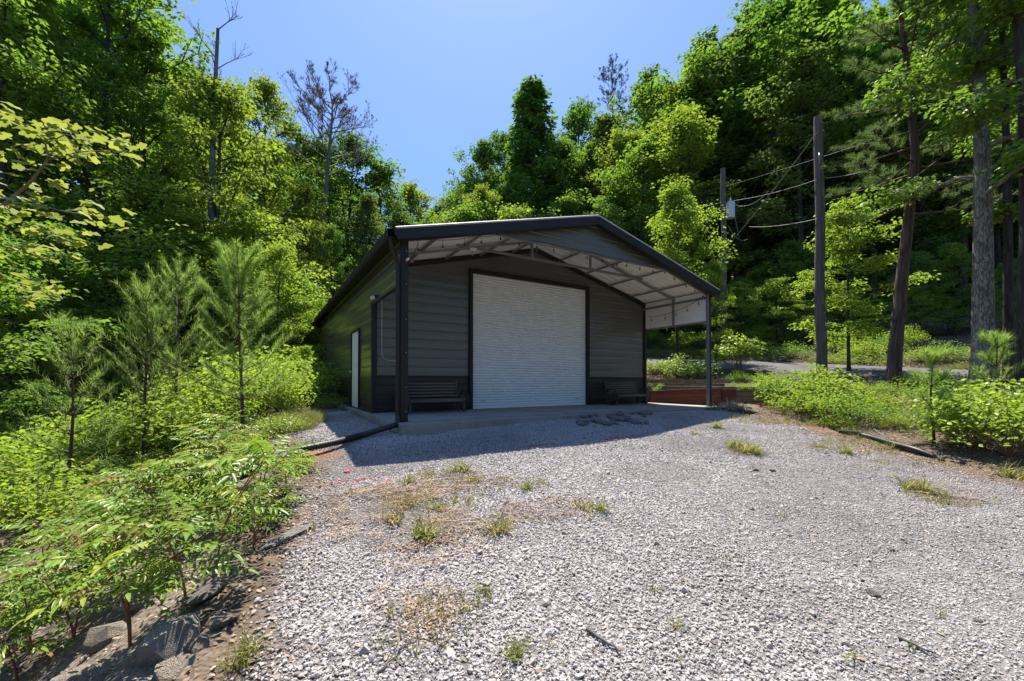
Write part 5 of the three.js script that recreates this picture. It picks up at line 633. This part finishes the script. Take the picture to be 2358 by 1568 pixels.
// ---------------------------------------------------------------- loose small things
{
  const r = rng(501), stick = (label, a, b, rad) => { const p = onGround(...a), q = onGround(...b), pts = []; for (let k = 0; k <= 6; k++) { const m = p.clone().lerp(q, k / 6).add(V((r() - .5) * .02, 0, (r() - .5) * .02)); m.y = Math.max(m.y, ground(m.x, m.z)) + rad + .012; pts.push(m); } const g = new G(); g.tube(pts, pts.map((_, k) => rad * (1 - .5 * k / 6)), 6); single('stick', g.build(), M.deadBark, label, 'stick'); };
  stick('dark thin stick lying on the gravel at the bottom edge', [865, 1568], [945, 1480], .006); stick('long pale stick on the gravel at lower right', [2065, 1480], [2150, 1515], .010); stick('pale bark strip on the gravel at the bottom', [1350, 1465], [1430, 1510], .012); stick('bleached branch lying on the right bank', [2040, 955], [2090, 930], .018); stick('second bleached branch on the right bank', [2060, 965], [2130, 985], .014); stick('thin stick at the bottom of the photograph beside the dark stick', [1005, 1470], [1020, 1540], .004); stick('pale stick on the bank below the small pine', [2010, 990], [2040, 1010], .010);
  for (const [k, a, b, w] of [['grey fallen branch across the leaf litter above the ditch pipe', [1985, 985], [2035, 950], .012], ['thin fallen branch beside the small young pine', [2100, 985], [2165, 975], .009], ['short pale stick at the foot of the bank shrubs', [1840, 975], [1885, 985], .010], ['bleached twig near the orange clay on the right', [1800, 955], [1835, 968], .008]]) stick(k, a, b, w);
  const p = onGround(1749, 950), f = thing('marker_flag', 'tiny red marker flag in the weeds right of the slab', 'flag', [p.x, p.y, p.z]), g = new G(); g.tube([V(0, -.05, 0), V(0, .22, 0)], .003, 5); part('wire', g.build(), M.steel, f); const h = new G(); h.quad(V(.002, .14, 0), V(.1, .13, .03), V(.1, .21, .03), V(.002, .22, 0)); h.quad(V(.002, .22, -.002), V(.1, .21, .028), V(.1, .13, .028), V(.002, .14, -.002)); part('cloth', h.build(), std([.65, .03, .02], .7), f);
  // brush heap beside the timber box
  const b = onGround(1690, 945), hp = thing('brush_heap', 'heap of dry roots and straw right of the slab corner', 'brush heap', [b.x, b.y, b.z]), w = new G(); for (let k = 0; k < 800; k++) { const a = r() * 6.283, q = Math.sqrt(r()) * .55, y = .06 + .24 * (1 - q / .55) * r() + .01, t = r(); w.blade(V(Math.cos(a) * q, y, Math.sin(a) * q * .8), V(r() - .5, (r() - .4) * .3, r() - .5).normalize(), V(0, -.2, 0), .15 + .25 * r(), .012, [mix(.3, .58, t), mix(.22, .47, t), mix(.14, .3, t)], 2); } part('stalks', w.build(), M.dry, hp); const m = new THREE.SphereGeometry(.5, 16, 8, 0, 6.283, 0, 1.57); m.scale(.6, .3, .5); part('mound', m, std([.16, .11, .07], 1, { map: soilTex }), hp);
}
scene.traverse((o) => { if (o.isMesh) { o.castShadow = true; o.receiveShadow = true; } });
let tri = 0; const seen = new Set(); scene.traverse((o) => { if (o.isMesh && !seen.has(o.geometry)) { seen.add(o.geometry); tri += (o.geometry.index ? o.geometry.index.count : o.geometry.attributes.position.count) / 3; } }); console.log('triangles', Math.round(tri));
renderer.render(scene, camera);
